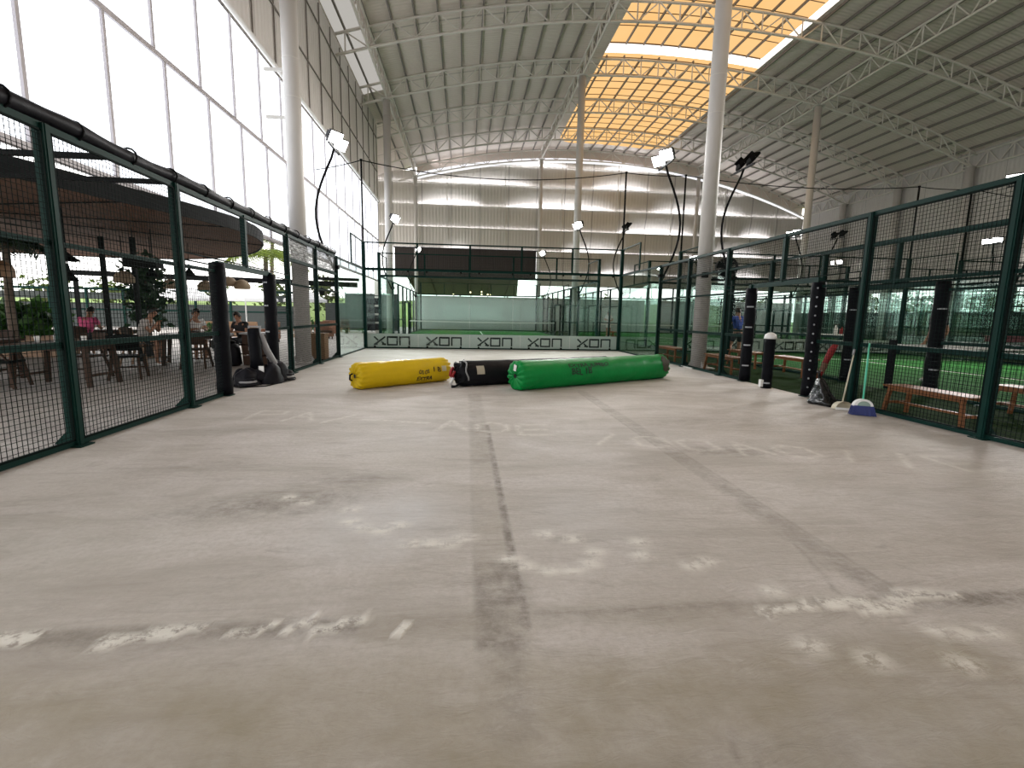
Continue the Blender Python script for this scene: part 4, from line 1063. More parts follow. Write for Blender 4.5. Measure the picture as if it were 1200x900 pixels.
MB().tube(vs, .016, 6).build('pale_hem', M['greyplastic'], kb, True)
vs = [on_bag(kf, .22+.16*i/4, math.radians(50+38*j/4), .008) for i in range(5) for j in range(5)]
MB().add(vs, [(i*5+j, i*5+j+1, (i+1)*5+j+1, (i+1)*5+j) for i in range(4) for j in range(4)]).build('paper_label', mat('worn label', (.42, .38, .30), .7), kb)

# ------------------------------------------------------------------ right fence: bag, broom, dustpan
def lump(name, label, cat, c, rx, ry, h, m, seed=0, peak=.25):
    t = thing(name, label, cat, (c[0], c[1], 0)); n = 26; vs = []; K = 18
    for i in range(K+1):
        s = i/K; q = (1-s)**.62*(1-.15*math.sin(s*3)) if s > .12 else .93+s
        for j in range(n):
            th = 2*PI*j/n; w_ = 1+.16*math.sin(th*4+seed+s*3)+.10*math.sin(th*9+s*8)+.18*mnoise.noise(Vector((math.cos(th)*2, math.sin(th)*2, s*5+seed)))
            vs.append((c[0]+rx*q*w_*math.cos(th)-peak*s*.6*rx, c[1]+ry*q*w_*math.sin(th)+peak*s*ry, .003+h*s))
    fs = [(i*n+j, i*n+(j+1) % n, (i+1)*n+(j+1) % n, (i+1)*n+j) for i in range(K) for j in range(n)]+[tuple(range(n-1, -1, -1)), tuple(K*n+j for j in range(n))]
    MB().add(vs, fs).build('bag_film', m, t, True); return t, (c[0]-peak*.6*rx, c[1]+peak*ry, h)
tb, top = lump('rubbish_bag', 'black rubbish bag slumped at the foot of the right fence beside the padded post', 'rubbish bag', (9.68, 8.22), .18, .26, .44, M['plastic_bag'], 3)
MB().tube([(top[0], top[1], top[2]-.04), (top[0]-.02, top[1]+.02, top[2]+.05), (top[0]-.04, top[1]+.0, top[2]+.10)], [.03, .018, .035], 7).build('knotted_neck', M['plastic_bag'], tb, True)
# broom
br = thing('broom', 'blue bristle broom with mint handle leaning on the right fence', 'broom', (9.6, 7.36, 0))
bx, by = 9.62, 7.36
MB().tube([(bx, by, .22), (9.94, 7.72, 1.03)], .0125, 8).build('handle', M['mint'], br, True)
mb = MB(); vs = []; n = 13
for d in (0, .05):
    for i in range(n):
        a = PI*i/(n-1); vs.append((bx+.125*math.cos(a)*.8, by-.025+d-.125*math.cos(a)*.5, .13+.11*math.sin(a)))
mb.add(vs, [tuple(range(n)), tuple(range(2*n-1, n-1, -1))]+[(i, n+i, n+i+1, i+1) for i in range(n-1)]+[(0, n-1, 2*n-1, n)])
mb.build('head', M['white'], br)
mb = MB(); vs = []
for i in range(n):
    a = PI*i/(n-1); vs.append((bx+.085*math.cos(a)*.8, by-.029-.085*math.cos(a)*.5, .138+.072*math.sin(a)))
mb.add(vs, [tuple(range(n))]).build('head_inlay', mat('grey green plastic', (.24, .34, .29), .5), br)
mb = MB(); rr = random.Random(3)
for i in range(30):
    for j in range(4):
        f = i/29-.5; g = j/3-.5; x = bx+.24*f*.8; y = by-.24*f*.5+.06*g
        x2 = bx+.31*f*.8+rr.uniform(-.006, .006)-.012; y2 = by-.31*f*.5+.08*g-.03
        mb.tube([(x, y, .14), (x2, y2, .004)], [.007, .006], 4)
mb.build('bristles', M['bluebristle'], br)
dp = thing('dustpan', 'cream long-handled dustpan standing left of the blue broom', 'dustpan', (9.68, 7.75, 0))
dx, dy = 9.66, 7.72
mb = MB(); vs = []; n = 11
for d, ss in ((0, 1), (.12, .86)):
    for i in range(n):
        a = PI*i/(n-1); vs.append((dx+.13*math.cos(a)*.8*ss, dy+d-.13*math.cos(a)*.45*ss, .006+.13*math.sin(a)*ss))
mb.add(vs, [tuple(range(2*n-1, n-1, -1))]+[(i, n+i, n+i+1, i+1) for i in range(n-1)]+[(0, n-1, 2*n-1, n)])
mb.build('pan', M['cream'], dp, False)
MB().bar((dx-.105, dy+.06, .02), (dx+.105, dy-.06, .02), .02, .035).build('pan_lip', M['white'], dp)
MB().tube([(dx, dy+.06, .125), (9.93, 7.98, .86)], .011, 8).build('handle', M['cream'], dp, True)
MB().tube([(9.905, 7.965, .84), (9.94, 7.99, .92)], .018, 8).build('grip', M['greyplastic'], dp, True)

# ------------------------------------------------------------------ benches beyond the right fence
def bench(label, x, y, ln=1.25, wd=.42, h=.44, ang=PI/2, group=None):
    t = thing('bench', label, 'bench', (x, y, 0), group); ca, sa = math.cos(ang), math.sin(ang)
    def P(a, b, z): return (x+a*ca-b*sa, y+a*sa+b*ca, z)
    mb = MB()
    for i in range(5):
        b = -wd/2+wd*(i+.5)/5; mb.bar(P(-ln/2, b, h-.012), P(ln/2, b, h-.012), wd/5-.012, .024)
    mb.build('seat', M['wood'], t)
    for s in (-1, 1):
        MB().bar(P(-ln/2+.06, s*(wd/2-.05), h-.05), P(ln/2-.06, s*(wd/2-.05), h-.05), .03, .055).build('apron', M['wood'], t)
        for q in (-1, 1):
            MB().bar(P(s*(ln/2-.10), q*(wd/2-.05), h-.03), P(s*(ln/2-.04), q*(wd/2-.02), 0), .05, .04, up=(ca, sa, 0)).build('leg', M['wood'], t)
        MB().bar(P(s*(ln/2-.075), -wd/2+.05, .17), P(s*(ln/2-.075), wd/2-.05, .17), .03, .04).build('end_stretcher', M['wood'], t)
    MB().bar(P(-ln/2+.08, 0, .17), P(ln/2-.08, 0, .17), .035, .03).build('stretcher', M['wood'], t)
    return t
bench('orange brown slatted bench behind the right fence, nearest and largest in full view', 10.34, 6.98, 1.25, .42, .43)
bench('orange brown bench cut off by the right edge of the picture', 11.95, 6.85, 1.25, .42, .45)
bench('orange brown bench behind the right fence between the thick column and the first padded post', 10.36, 12.5, 1.4, .42, .45)
bench('orange brown bench partly hidden left of the thick right column', 10.36, 15.7, 1.5, .42, .45)
bench('orange brown bench against the inner fence behind the first padded post', 12.0, 14.2, 1.5, .42, .45)
bench('orange brown bench against the inner fence beside the short net post', 12.0, 12.2, 1.3, .42, .45)
bench('small brown bench far off under the person in white', 13.2, 31.0, 1.4, .4, .45)
# red sleeve leaning on a padded post of the right court
rs = thing('racket_sleeve', 'slim red sleeve leaning against the padded post of the inner right fence', 'sleeve', (12.15, 11.2, 0))
MB().tube([(12.02, 11.32, .01), (12.08, 11.27, .35), (12.15, 11.17, .7), (12.20, 11.10, .88)], [.045, .06, .075, .05], 10).build('sleeve', M['red'], rs, True)
MB().tube([(12.05, 11.28, .2), (12.09, 11.25, .4)], [.062, .068], 10, False).build('orange_band', M['orange'], rs, True)
# side table with bottles behind the right fence
tb = thing('side_table', 'narrow white-topped side table seen through the right fence mesh', 'table', (18.2, 18.7, 0))
MB().bevbox(17.2, 19.4, 18.5, 18.9, .80, .85, .008).build('tabletop', M['white'], tb)
for a in (17.3, 19.3):
    for b in (18.55, 18.85): MB().box(a-.02, a+.02, b-.02, b+.02, 0, .8).build('leg', M['dkgrey'], tb)
def bottle(x, y, z, label, m, h=.32, r=.05):
    t = thing('bottle', label, 'bottle', (x, y, z))
    MB().lathe([(r, 0), (r, h*.6), (r*.4, h*.78), (r*.35, h*.92)], (x, y, z), 10).build('body', m, t, True)
    MB().lathe([(r*.42, h*.92), (r*.42, h)], (x, y, z), 8).build('cap', M['black'], t)
bottle(18.35, 18.7, .85, 'white bottle on the narrow side table behind the right fence', M['white'], .38, .07)
bottle(18.6, 18.7, .85, 'dark red bottle right of the white one on the side table', M['red'], .30, .06)

# ------------------------------------------------------------------ people
def vlerp(a, b, t): return tuple(a[i]+(b[i]-a[i])*t for i in range(3))
def skin_mesh(name, nodes, edges, m, parent, sub=1, root=0):
    me = bpy.data.meshes.new(name); P = parent; base = Vector((0, 0, 0))
    while P is not None: base += P.location; P = P.parent
    me.from_pydata([tuple(Vector(n[0])-base) for n in nodes], edges, []); me.update()
    o = bpy.data.objects.new(name, me); COL.objects.link(o); o.parent = parent
    md = o.modifiers.new('skin', 'SKIN'); md.use_smooth_shade = True
    for i, n in enumerate(nodes):
        r = n[1] if isinstance(n[1], tuple) else (n[1], n[1]); me.skin_vertices[0].data[i].radius = r
        me.skin_vertices[0].data[i].use_root = (i == root)
    s = o.modifiers.new('sub', 'SUBSURF'); s.levels = sub; s.render_levels = sub
    me.materials.append(m); return o
def person(label, loc, heading, J, shirt, trousers, short_sleeve=True, short_legs=False, hair='short', k=1.0, group=None, shoe='white'):
    """J: joint positions in a local frame (x right, y forward, z up); heading turns the figure"""
    t = thing('person', label, 'person', (loc[0], loc[1], loc[2] if len(loc) > 2 else 0))
    ca, sa = math.cos(heading), math.sin(heading); z0 = loc[2] if len(loc) > 2 else 0
    def W(p): return (loc[0]+k*(p[0]*ca-p[1]*sa), loc[1]+k*(p[0]*sa+p[1]*ca), z0+k*p[2])
    def D(p): return Vector((p[0]*ca-p[1]*sa, p[0]*sa+p[1]*ca, p[2]))
    nodes = []; edges = []; ix = {}
    def nd(nm, p, r, par=None):
        ix[nm] = len(nodes); nodes.append((W(p), tuple(q*k for q in r) if isinstance(r, tuple) else r*k))
        if par is not None: edges.append((ix[par], ix[nm]))
    pel, chest, head = J['pelvis'], J['chest'], J['head']
    neck = J.get('neck', vlerp(chest, head, .45))
    nd('pelvis', pel, (.135, .11)); nd('waist', vlerp(pel, chest, .45), (.125, .095), 'pelvis'); nd('chest', chest, (.145, .105), 'waist')
    nd('neck', neck, .055, 'chest'); nd('jaw', vlerp(neck, head, .55), (.066, .072), 'neck'); nd('head', head, (.078, .092), 'jaw')
    top = vlerp(neck, head, 1.55); nd('crown', top, (.055, .065), 'head')
    hd = Vector(head)-Vector(neck); hf = Vector(J.get('face', (0, 1, 0)))
    nose = Vector(head)-hd*.12+hf*.105; nd('nose', tuple(nose), .014, 'head')
    for s, sg in (('l', -1), ('r', 1)):
        nd('sh'+s, J['sh'+s], .062, 'chest'); nd('el'+s, J['el'+s], .043, 'sh'+s); nd('wr'+s, J['wr'+s], .029, 'el'+s)
        w_ = Vector(J['wr'+s]); d = (w_-Vector(J['el'+s])).normalized()
        pv = Vector(J.get('palm'+s, (0, 0, -1))); lat = d.cross(pv)
        lat = lat.normalized() if lat.length > .1 else Vector((0, 1, 0)); nrm = lat.cross(d)
        nd('pa'+s, tuple(w_+d*.055), (.040, .022), 'wr'+s)
        for q, (ln, off) in enumerate(((.075, -.030), (.085, -.010), (.080, .010), (.062, .029))):
            b = w_+d*.088+lat*off; nd(f'f{s}{q}a', tuple(b), .0098, 'pa'+s)
            m_ = b+d*ln*.5+nrm*ln*.16; nd(f'f{s}{q}b', tuple(m_), .009, f'f{s}{q}a'); e = m_+d*ln*.32+nrm*ln*.34; nd(f'f{s}{q}c', tuple(e), .0082, f'f{s}{q}b')
        b = w_+d*.045-lat*.045*sg*-1; nd('th'+s+'a', tuple(b+nrm*.01), .0115, 'pa'+s); nd('th'+s+'b', tuple(b+d*.045+lat*.022*sg+nrm*.02), .0095, 'th'+s+'a')
        nd('hi'+s, J['hi'+s], .088, 'pelvis'); nd('kn'+s, J['kn'+s], .058, 'hi'+s); nd('ca'+s, vlerp(J['kn'+s], J['an'+s], .32), .056, 'kn'+s); nd('an'+s, J['an'+s], .036, 'ca'+s)
        toe = Vector(J['an'+s])+Vector(J.get('toe'+s, (0, .15, -.05))); nd('to'+s, tuple(toe), (.038, .026), 'an'+s)
    body = skin_mesh('body', nodes, edges, M['skin'], t, 1)
    # hair cap
    hc = Vector(W(head)); up = D(hd).normalized(); fw = D(hf).normalized()
    mb = MB(); n = 14; rt = up.cross(fw).normalized(); vs = []; rows = 7
    for i in range(rows+1):
        a = PI*.60*i/rows
        for j in range(n):
            b = 2*PI*j/n; front = max(0, math.cos(b)); aa = a*(1-.42*front) if hair != 'long' else a*(1.25-.62*front)
            v = up*math.cos(aa)*.125+fw*(math.sin(aa)*math.cos(b)*.108)+rt*(math.sin(aa)*math.sin(b)*.094)
            vs.append(hc+k*(v+up*.028-fw*.008))
    mb.add(vs, [(i*n+j, i*n+(j+1) % n, (i+1)*n+(j+1) % n, (i+1)*n+j) for i in range(rows) for j in range(n)]); mb.build('hair', M['hair'], t, True)
    for sg in (-1, 1):
        e = hc+k*(fw*.088+rt*.032*sg-up*.012); MB().ball(tuple(e), .012*k, 8, 6).build('eye', M['eye'], t, True)
        e = hc+k*(rt*.083*sg-up*.025-fw*.005); MB().ball(tuple(e), (.016*k, .022*k, .030*k), 8, 6).build('ear', M['skin'], t, True)
    e = hc+k*(fw*.084-up*.078); MB().ball(tuple(e), (.022*k, .014*k, .008*k), 8, 6).build('mouth', M['lip'], t, True)
    # shirt
    nodes = []; edges = []; ix = {}
    nd('pelvis', vlerp(pel, chest, .02), (.152, .128)); nd('waist', vlerp(pel, chest, .45), (.142, .112), 'pelvis'); nd('chest', chest, (.162, .122), 'waist'); nd('col', vlerp(chest, neck, .62), .078, 'chest')
    for s in 'lr':
        nd('sh'+s, J['sh'+s], .078, 'chest')
        if short_sleeve: nd('el'+s, vlerp(J['sh'+s], J['el'+s], .62), .062, 'sh'+s)
        else: nd('el'+s, J['el'+s], .056, 'sh'+s); nd('wr'+s, vlerp(J['el'+s], J['wr'+s], .92), .042, 'el'+s)
    skin_mesh('shirt', nodes, edges, M[shirt], t, 1)
    nodes = []; edges = []; ix = {}
    nd('pelvis', pel, (.150, .125)); nd('wa', vlerp(pel, chest, .14), (.146, .12), 'pelvis')
    for s in 'lr':
        nd('hi'+s, J['hi'+s], .102, 'pelvis')
        if short_legs: nd('kn'+s, vlerp(J['hi'+s], J['kn'+s], .80), .088, 'hi'+s)
        else: nd('kn'+s, J['kn'+s], .073, 'hi'+s); nd('an'+s, vlerp(J['kn'+s], J['an'+s], .9), .055, 'kn'+s)
    skin_mesh('shorts' if short_legs else 'trousers', nodes, edges, M[trousers], t, 1)
    for s in 'lr':
        a = Vector(J['an'+s]); to = Vector(J.get('toe'+s, (0, .15, -.05)))
        nodes = []; edges = []; ix = {}
        nd('h', tuple(a+Vector((0, -.03, -.035))), (.043, .045)); nd('m', tuple(a+to*.5+Vector((0, 0, -.025))), (.046, .042), 'h'); nd('t', tuple(a+to+Vector((0, .03, -.008))), (.044, .030), 'm')
        skin_mesh('shoe', nodes, edges, M[shoe], t, 1)
    return t
def stand(lean=0., arms='down'):
    J = dict(pelvis=(0, 0, .93), chest=(0, .02+lean*.3, 1.30), head=(0, .05+lean*.45, 1.60), neck=(0, .03+lean*.38, 1.47),
             shl=(-.19, .01+lean*.3, 1.40), shr=(.19, .01+lean*.3, 1.40), hil=(-.09, 0, .90), hir=(.09, 0, .90), knl=(-.11, .03, .49), knr=(.11, .03, .49),
             anl=(-.12, -.01, .085), anr=(.12, -.01, .085))
    J['ell'] = (-.27, -.02, 1.12); J['elr'] = (.27, -.02, 1.12); J['wrl'] = (-.28, .07, .88); J['wrr'] = (.28, .07, .88)
    J['palml'] = (.6, 0, -.0); J['palmr'] = (-.6, 0, 0)
    return J
def sit(seat=.46, lean=.1, arms=.3):
    z = seat+.135
    return dict(pelvis=(0, 0, z), chest=(0, .03+lean, z+.37), neck=(0, .05+lean*1.3, z+.53), head=(0, .09+lean*1.5, z+.665),
                shl=(-.19, .02+lean, z+.46), shr=(.19, .02+lean, z+.46), ell=(-.25, .12+lean, z+.20), elr=(.25, .12+lean, z+.20),
                wrl=(-.14, .12+lean+arms, z+.24), wrr=(.14, .12+lean+arms, z+.24), hil=(-.09, .02, z-.01), hir=(.09, .02, z-.01),
                knl=(-.12, .43, z+.0), knr=(.12, .43, z+.0), anl=(-.12, .40, .085), anr=(.12, .40, .085), palml=(0, 0, -1), palmr=(0, 0, -1))
# right court: three players
J = stand(.06); J.update(knl=(-.20, .06, .50), anl=(-.36, -.14, .16), knr=(.14, .10, .50), anr=(.16, .06, .085), ell=(-.33, .02, 1.14), elr=(.36, .04, 1.14), wrl=(-.40, .12, .93), wrr=(.46, .16, .97))
person('person in a blue shirt walking on the right court, behind the first padded post', (12.95, 16.4), .1, J, 'blue', 'darkcloth', True, True)
person('person in a black shirt standing behind the inner padded post on the right court', (14.72, 11.15), .25, stand(.05), 'blackcloth', 'darkcloth', True, True, k=1.04)
J = stand(.1); J.update(wrr=(.1, .3, 1.15), elr=(.27, .08, 1.12), wrl=(-.1, .3, 1.1))
person('person in white shirt and shorts far off beyond the glass right of centre', (13.85, 34.2), 2.6, J, 'whitecloth', 'whitecloth', True, True)
# ------------------------------------------------------------------ terrace on the left
def spline(pts, n=6, closed=True):
    out = []; k = len(pts)
    for i in range(k if closed else k-1):
        p0, p1, p2, p3 = [Vector(pts[(i+j-1) % k]) if closed else Vector(pts[min(max(i+j-1, 0), k-1)]) for j in range(4)]
        for q in range(n):
            t = q/n; out.append(.5*((2*p1)+(p2-p0)*t+(2*p0-5*p1+4*p2-p3)*t*t+(3*p1-p0-3*p2+p3)*t**3))
    return out
can = thing('terrace_canopy', 'round canopy with brown plank underside and black rim over the terrace', 'canopy', (-7.5, 12, 0))
ol = spline([(-4.6, 4.2), (-3.2, 6.2), (-2.30, 8.13), (-1.78, 9.75), (-1.32, 11.14), (-1.10, 12.77), (-1.55, 14.7), (-3.05, 17.2), (-5.4, 18.9), (-8.1, 19.2), (-11, 18.3), (-13.2, 16), (-14, 12), (-13, 8), (-10.5, 5), (-7.5, 3.6)])
n = len(ol); zc, ze = 3.30, 3.10; C0 = Vector((-7.5, 12))
vs = [(C0.x, C0.y, zc)]
for s in (.33, .66, 1.0): vs += [(C0.x+(p.x-C0.x)*s, C0.y+(p.y-C0.y)*s, zc+(ze-zc)*s) for p in ol]
fs = [(0, 1+(i+1) % n, 1+i) for i in range(n)]
for r_ in range(2): fs += [(1+r_*n+i, 1+r_*n+(i+1) % n, 1+(r_+1)*n+(i+1) % n, 1+(r_+1)*n+i) for i in range(n)]
MB().add(vs, fs).build('plank_soffit', M['soffit'], can)
vs = []
for dz, o in ((-.03, 0), (-.03, .03), (.24, .03), (.24, 0)): vs += [(p.x+(p.x-C0.x)/(p-C0).length*o, p.y+(p.y-C0.y)/(p-C0).length*o, ze+dz) for p in ol]
MB().add(vs, [(k*n+i, k*n+(i+1) % n, ((k+1) % 4)*n+(i+1) % n, ((k+1) % 4)*n+i) for k in range(4) for i in range(n)]).build('black_rim', M['black'], can)
vs = [(C0.x, C0.y, zc+.2)]+[(p.x, p.y, ze+.23) for p in ol]
MB().add(vs, [(0, 1+i, 1+(i+1) % n) for i in range(n)]).build('roof_deck', M['dkgrey'], can)
for i in range(0, n, 9):
    p = ol[i]; MB().bar((C0.x, C0.y, zc-.02), (p.x, p.y, ze-.02), .02, .02).build('rib', M['black'], can)
for i, (x, y) in enumerate(((-6.48, 14.3), (-5.26, 14.3), (-4.52, 14.3), (-9.5, 10), (-10.5, 14.5), (-7.3, 7.2))):
    o = MB().box(x-.045, x+.045, y-.045, y+.045, 0, 3.13).build('canopy_post', M['black'])
    tag(o, ['black steel post under the canopy, left of three on the far side', 'black steel post under the canopy, middle of three on the far side', 'black steel post under the canopy, right of three on the far side',
            'black steel post holding the canopy out at the left', 'black steel post holding the canopy far left at the back', 'black steel post holding the canopy at the near left'][i], 'post')
def pendant(kind, x, y, z, label, group=None):
    t = thing('pendant_lamp', label, 'pendant lamp', (x, y, z), group)
    top = 3.12 if (Vector((x, y))-C0).length < 6.0 else 2.62
    if kind == 'cone': mb = MB().lathe([(.15, 0), (.14, .02), (.04, .17), (.02, .30)], (x, y, z), 16, False); mb.build('lamp_shade', M['black'], t, True)
    elif kind == 'dish': MB().lathe([(.21, 0), (.20, .02), (.11, .08), (.03, .16)], (x, y, z), 18, False).build('lamp_shade', M['black'], t, True)
    elif kind == 'brown': MB().lathe([(.17, 0), (.17, .14), (.13, .24), (.03, .30)], (x, y, z), 16, False).build('lamp_shade', M['midwood'], t, True)
    else:
        MB().lathe([(.20, 0), (.23, .04), (.22, .14), (.15, .24), (.05, .29)], (x, y, z), 16, False).build('lamp_shade', M['woven'], t, True)
    MB().tube([(x, y, z+.28 if kind != 'dish' else z+.15), (x, y, top)], .008, 5).build('cord', M['black'], t)
    MB().ball((x, y, z+.10), .04, 8, 6).build('bulb', M['white'], t, True)
pendant('cone', -3.26, 10.5, 1.83, 'black cone pendant lamp just right of the nearest left fence post, lower of two')
pendant('dish', -3.42, 10.7, 2.20, 'wide black dish pendant lamp just right of the nearest left fence post, upper of two')
pendant('brown', -4.34, 10.5, 1.86, 'brown drum pendant lamp at the left edge of the picture')
pendant('cone', -3.94, 14.0, 2.16, 'black cone pendant lamp above the seated men on the terrace')
pendant('basket', -4.6, 14.0, 1.98, 'woven basket pendant lamp left of the black cone over the seated men')
pendant('cone', -3.59, 15.0, 2.26, 'black cone pendant lamp right of the second left fence post')
pendant('basket', -5.22, 17.0, 1.98, 'woven basket pendant lamp left of the second left fence post')
pendant('basket', -4.2, 17.0, 1.96, 'woven basket pendant lamp between the second left fence post and the padded post')
pendant('basket', -3.51, 17.0, 2.10, 'small woven basket pendant lamp just right of the strapped padded post')
pendant('basket', -3.12, 17.0, 2.02, 'woven basket pendant lamp farthest right beside the thin palm trunk')
sp = MB().bevbox(-3.95, -3.25, 13.0, 13.3, 2.30, 2.50, .01).build('loudspeaker', M['black']); 
spt = thing('loudspeaker', 'black box loudspeaker hung under the canopy above the seated men', 'loudspeaker', (-3.6, 13.15, 2.3)); 
sp.parent = spt; sp.location = sp.location-spt.location; sp.name = 'cabinet'
for a in (-3.8, -3.4): MB().tube([(a, 13.15, 2.5), (a, 13.15, 3.18)], .012, 5).build('hanger', M['black'], spt)
pg = thing('pergola', 'dark pergola beam on posts across the back of the terrace', 'pergola', (-5, 22, 0))
MB().bar((-11.7, 22, 2.73), (-.68, 22, 2.49), .12, .20).build('beam', M['black'], pg)
for x in (-11.6, -3.2): MB().box(x-.06, x+.06, 21.94, 22.06, 0, 2.5).build('pergola_post', M['black'], pg)
MB().bar((-2.4, 22.2, 2.74), (-.65, 22.2, 2.72), .08, .12).build('beam', M['black'], pg)
MB().ball((-2.14, 22, 2.2), (.12, .12, .17), 8, 6).build('hanging_lamp', M['black'], pg, True); MB().tube([(-2.14, 22, 2.3), (-2.14, 22, 2.5)], .012, 5).build('lamp_cord', M['black'], pg)

# tables and chairs
def table(x, y, sx, sy, h, label, top='dkwood', leg='dkwood', ang=0., splay=.06):
    t = thing('dining_table', label, 'table', (x, y, 0)); ca, sa = math.cos(ang), math.sin(ang)
    def P(a, b, z): return (x+a*ca-b*sa, y+a*sa+b*ca, z)
    MB().bar(P(-sx/2, 0, h-.02), P(sx/2, 0, h-.02), sy, .04).build('tabletop', M[top], t)
    MB().bar(P(-sx/2+.08, 0, h-.08), P(sx/2-.08, 0, h-.08), sy-.16, .08).build('apron', M[leg], t)
    for a in (-1, 1):
        for b in (-1, 1): MB().bar(P(a*(sx/2-.10), b*(sy/2-.10), h-.05), P(a*(sx/2-.10+splay), b*(sy/2-.10+splay*.5), 0), .065).build('leg', M[leg], t)
        MB().bar(P(a*(sx/2-.08), -sy/2+.1, .2), P(a*(sx/2-.08), sy/2-.1, .2), .04).build('stretcher', M[leg], t)
    return t
def chair(x, y, ang, label, kind='woven', seat=.46, frame='dkwood', group=None):
    t = thing('dining_chair', label, 'chair', (x, y, 0), group); ca, sa = math.cos(ang), math.sin(ang)
    def P(a, b, z): return (x+a*ca-b*sa, y+a*sa+b*ca, z)
    back = {'woven': 'black', 'wood': 'dkwood', 'rattan': 'woven'}[kind]
    MB().bar(P(-.23, 0, seat-.02), P(.23, 0, seat-.02), .45, .04).build('seat', M[back], t)
    for s in (-1, 1):
        MB().bar(P(s*.20, .19, seat), P(s*.25, .26, 0), .04).build('leg', M[frame], t); MB().bar(P(s*.20, -.19, seat), P(s*.25, -.32, 0), .04).build('leg', M[frame], t)
        MB().tube([P(s*.22, -.20, seat), P(s*.24, -.27, seat+.40)], .018, 6).build('back_post', M[frame], t)
        MB().tube([P(s*.24, -.25, seat+.22), P(s*.27, .1, seat+.21), P(s*.23, .2, seat)], .016, 6).build('armrest', M[frame], t)
    vs = []; n = 9
    for d in (0, .02):
        for i in range(n):
            a = -1+2*i/(n-1)
            for z in (.10, .42): vs.append(P(a*.25, -.22-.10*(z)-.05*(1-a*a)-d, seat+z-.04*a*a*(z > .2)))
    m = 2*n; fs = [(2*i, 2*i+1, 2*i+3, 2*i+2) for i in range(n-1)]+[(m+2*i, m+2*i+2, m+2*i+3, m+2*i+1) for i in range(n-1)]+[(2*i+1, m+2*i+1, m+2*i+3, 2*i+3) for i in range(n-1)]+[(2*i, 2*i+2, m+2*i+2, m+2*i) for i in range(n-1)]
    MB().add(vs, fs).build('backrest', M[back], t)
    MB().bar(P(-.23, .22, .2), P(.23, .22, .2), .03).build('stretcher', M[frame], t)
    return t
table(-3.15, 10.1, 1.3, .85, .75, 'dark wooden table nearest the left fence beside the first post')
table(-5.3, 10.6, 1.5, .85, .75, 'dark wooden table at the left edge of the picture')
chair(-2.72, 11.0, .35, 'black woven chair turned away, between the first two left fence posts')
chair(-3.9, 9.75, -1.3, 'black chair left of the nearest terrace table', 'woven')
chair(-3.5, 11.0, 3.0, 'dark wooden chair behind the nearest terrace table', 'wood')
chair(-4.75, 9.8, .3, 'black chair at the left edge in front of the dark table', 'woven')
chair(-5.6, 11.5, 3.0, 'dark wooden chair at the back of the left edge table', 'wood')
table(-2.85, 13.8, 1.5, .8, .76, 'grey-topped wooden table where three people sit on the terrace', 'greyplastic', 'dkwood', .35)
chair(-3.95, 13.3, -1.5, 'wooden chair of the seated man with dark hair and pale top', 'wood', .5, 'midwood')
chair(-3.45, 14.75, -2.3, 'wooden chair of the seated man in the patterned shirt', 'wood', .5, 'midwood')
chair(-2.2, 14.75, 2.9, 'wooden chair of the dark-haired woman beside the padded post', 'wood', .46, 'midwood')
chair(-2.45, 12.9, .2, 'dark wooden chair with its back to the left fence between post and padding', 'wood', .46, 'dkwood')
table(-6.2, 15.9, 1.2, .8, .75, 'dark table where the person in pink sits')
chair(-6.35, 14.95, 0, 'dark chair under the person in pink', 'wood')
bottle(-3.35, 10.2, .75, 'small white bottle on the nearest terrace table', M['white'], .2, .035)
bottle(-2.9, 10.35, .75, 'dark bottle on the nearest terrace table', M['blackbag'], .22, .03)
bottle(-2.45, 13.75, .76, 'dark red bottle on the grey-topped terrace table', M['red'], .26, .04)
def tumbler(x, y, z, label):
    t = thing('tumbler', label, 'glass', (x, y, z)); MB().lathe([(.030, 0), (.038, .12)], (x, y, z), 10).build('cup', M['white'], t, True)
    MB().lathe([(.034, .118), (.034, .122)], (x, y, z), 10).build('drink', M['cream'], t)
tumbler(-3.5, 10.0, .75, 'white cup on the left end of the nearest terrace table'); tumbler(-2.75, 10.0, .75, 'white cup on the right end of the nearest terrace table')
tumbler(-3.1, 13.6, .76, 'white cup on the grey-topped terrace table')
J = sit(.50, .16, .18); J['wrl'] = (-.06, .42, 1.02); J['wrr'] = (.06, .42, 1.02); J['ell'] = (-.2, .34, .83); J['elr'] = (.2, .34, .83)
person('seated man with dark hair and pale top on the terrace, left of the pair', (-3.95, 13.35), -1.5, J, 'tancloth', 'darkcloth', True, True, k=.97)
person('seated man in a pale patterned shirt on the terrace, right of the pair', (-3.45, 14.72), -2.3, sit(.50, .1, .15), 'whitecloth', 'darkcloth', True, True, k=.97)
person('seated dark-haired woman in black beside the strapped padded post', (-2.2, 14.75), 2.9, sit(.46, .06, .2), 'blackcloth', 'darkcloth', True, False, hair='long', k=.95, shoe='blackcloth')
person('seated person in a bright pink shirt on the terrace, seen from behind', (-6.35, 14.98), 0, sit(.46, .12, .2), 'pink', 'darkcloth', True, True, k=1.0, shoe='blackcloth')
# clutter behind the left doorway
bn = thing('waste_bin', 'low black bin behind the left doorway', 'bin', (-1.95, 13.4, 0))
MB().lathe([(.22, 0), (.27, .05), (.24, .42), (.20, .52), (.12, .56)], (-1.95, 13.4, 0), 16).build('body', M['blackbag'], bn, True)
MB().lathe([(.13, .56), (.15, .60), (.05, .63)], (-1.95, 13.4, 0), 14).build('lid', M['black'], bn, True)
cr = thing('planter_box', 'dark wooden box behind the left doorway beside the machine', 'planter', (-1.3, 13.6, 0))
for z in (0, .26, .52): MB().bevbox(-1.62, -.98, 13.35, 13.9, z+.02, z+.25, .01).build('slat_course', M['dkwood'], cr)
MB().box(-1.66, -.94, 13.3, 13.95, .78, .82).build('top_board', M['greyplastic'], cr)
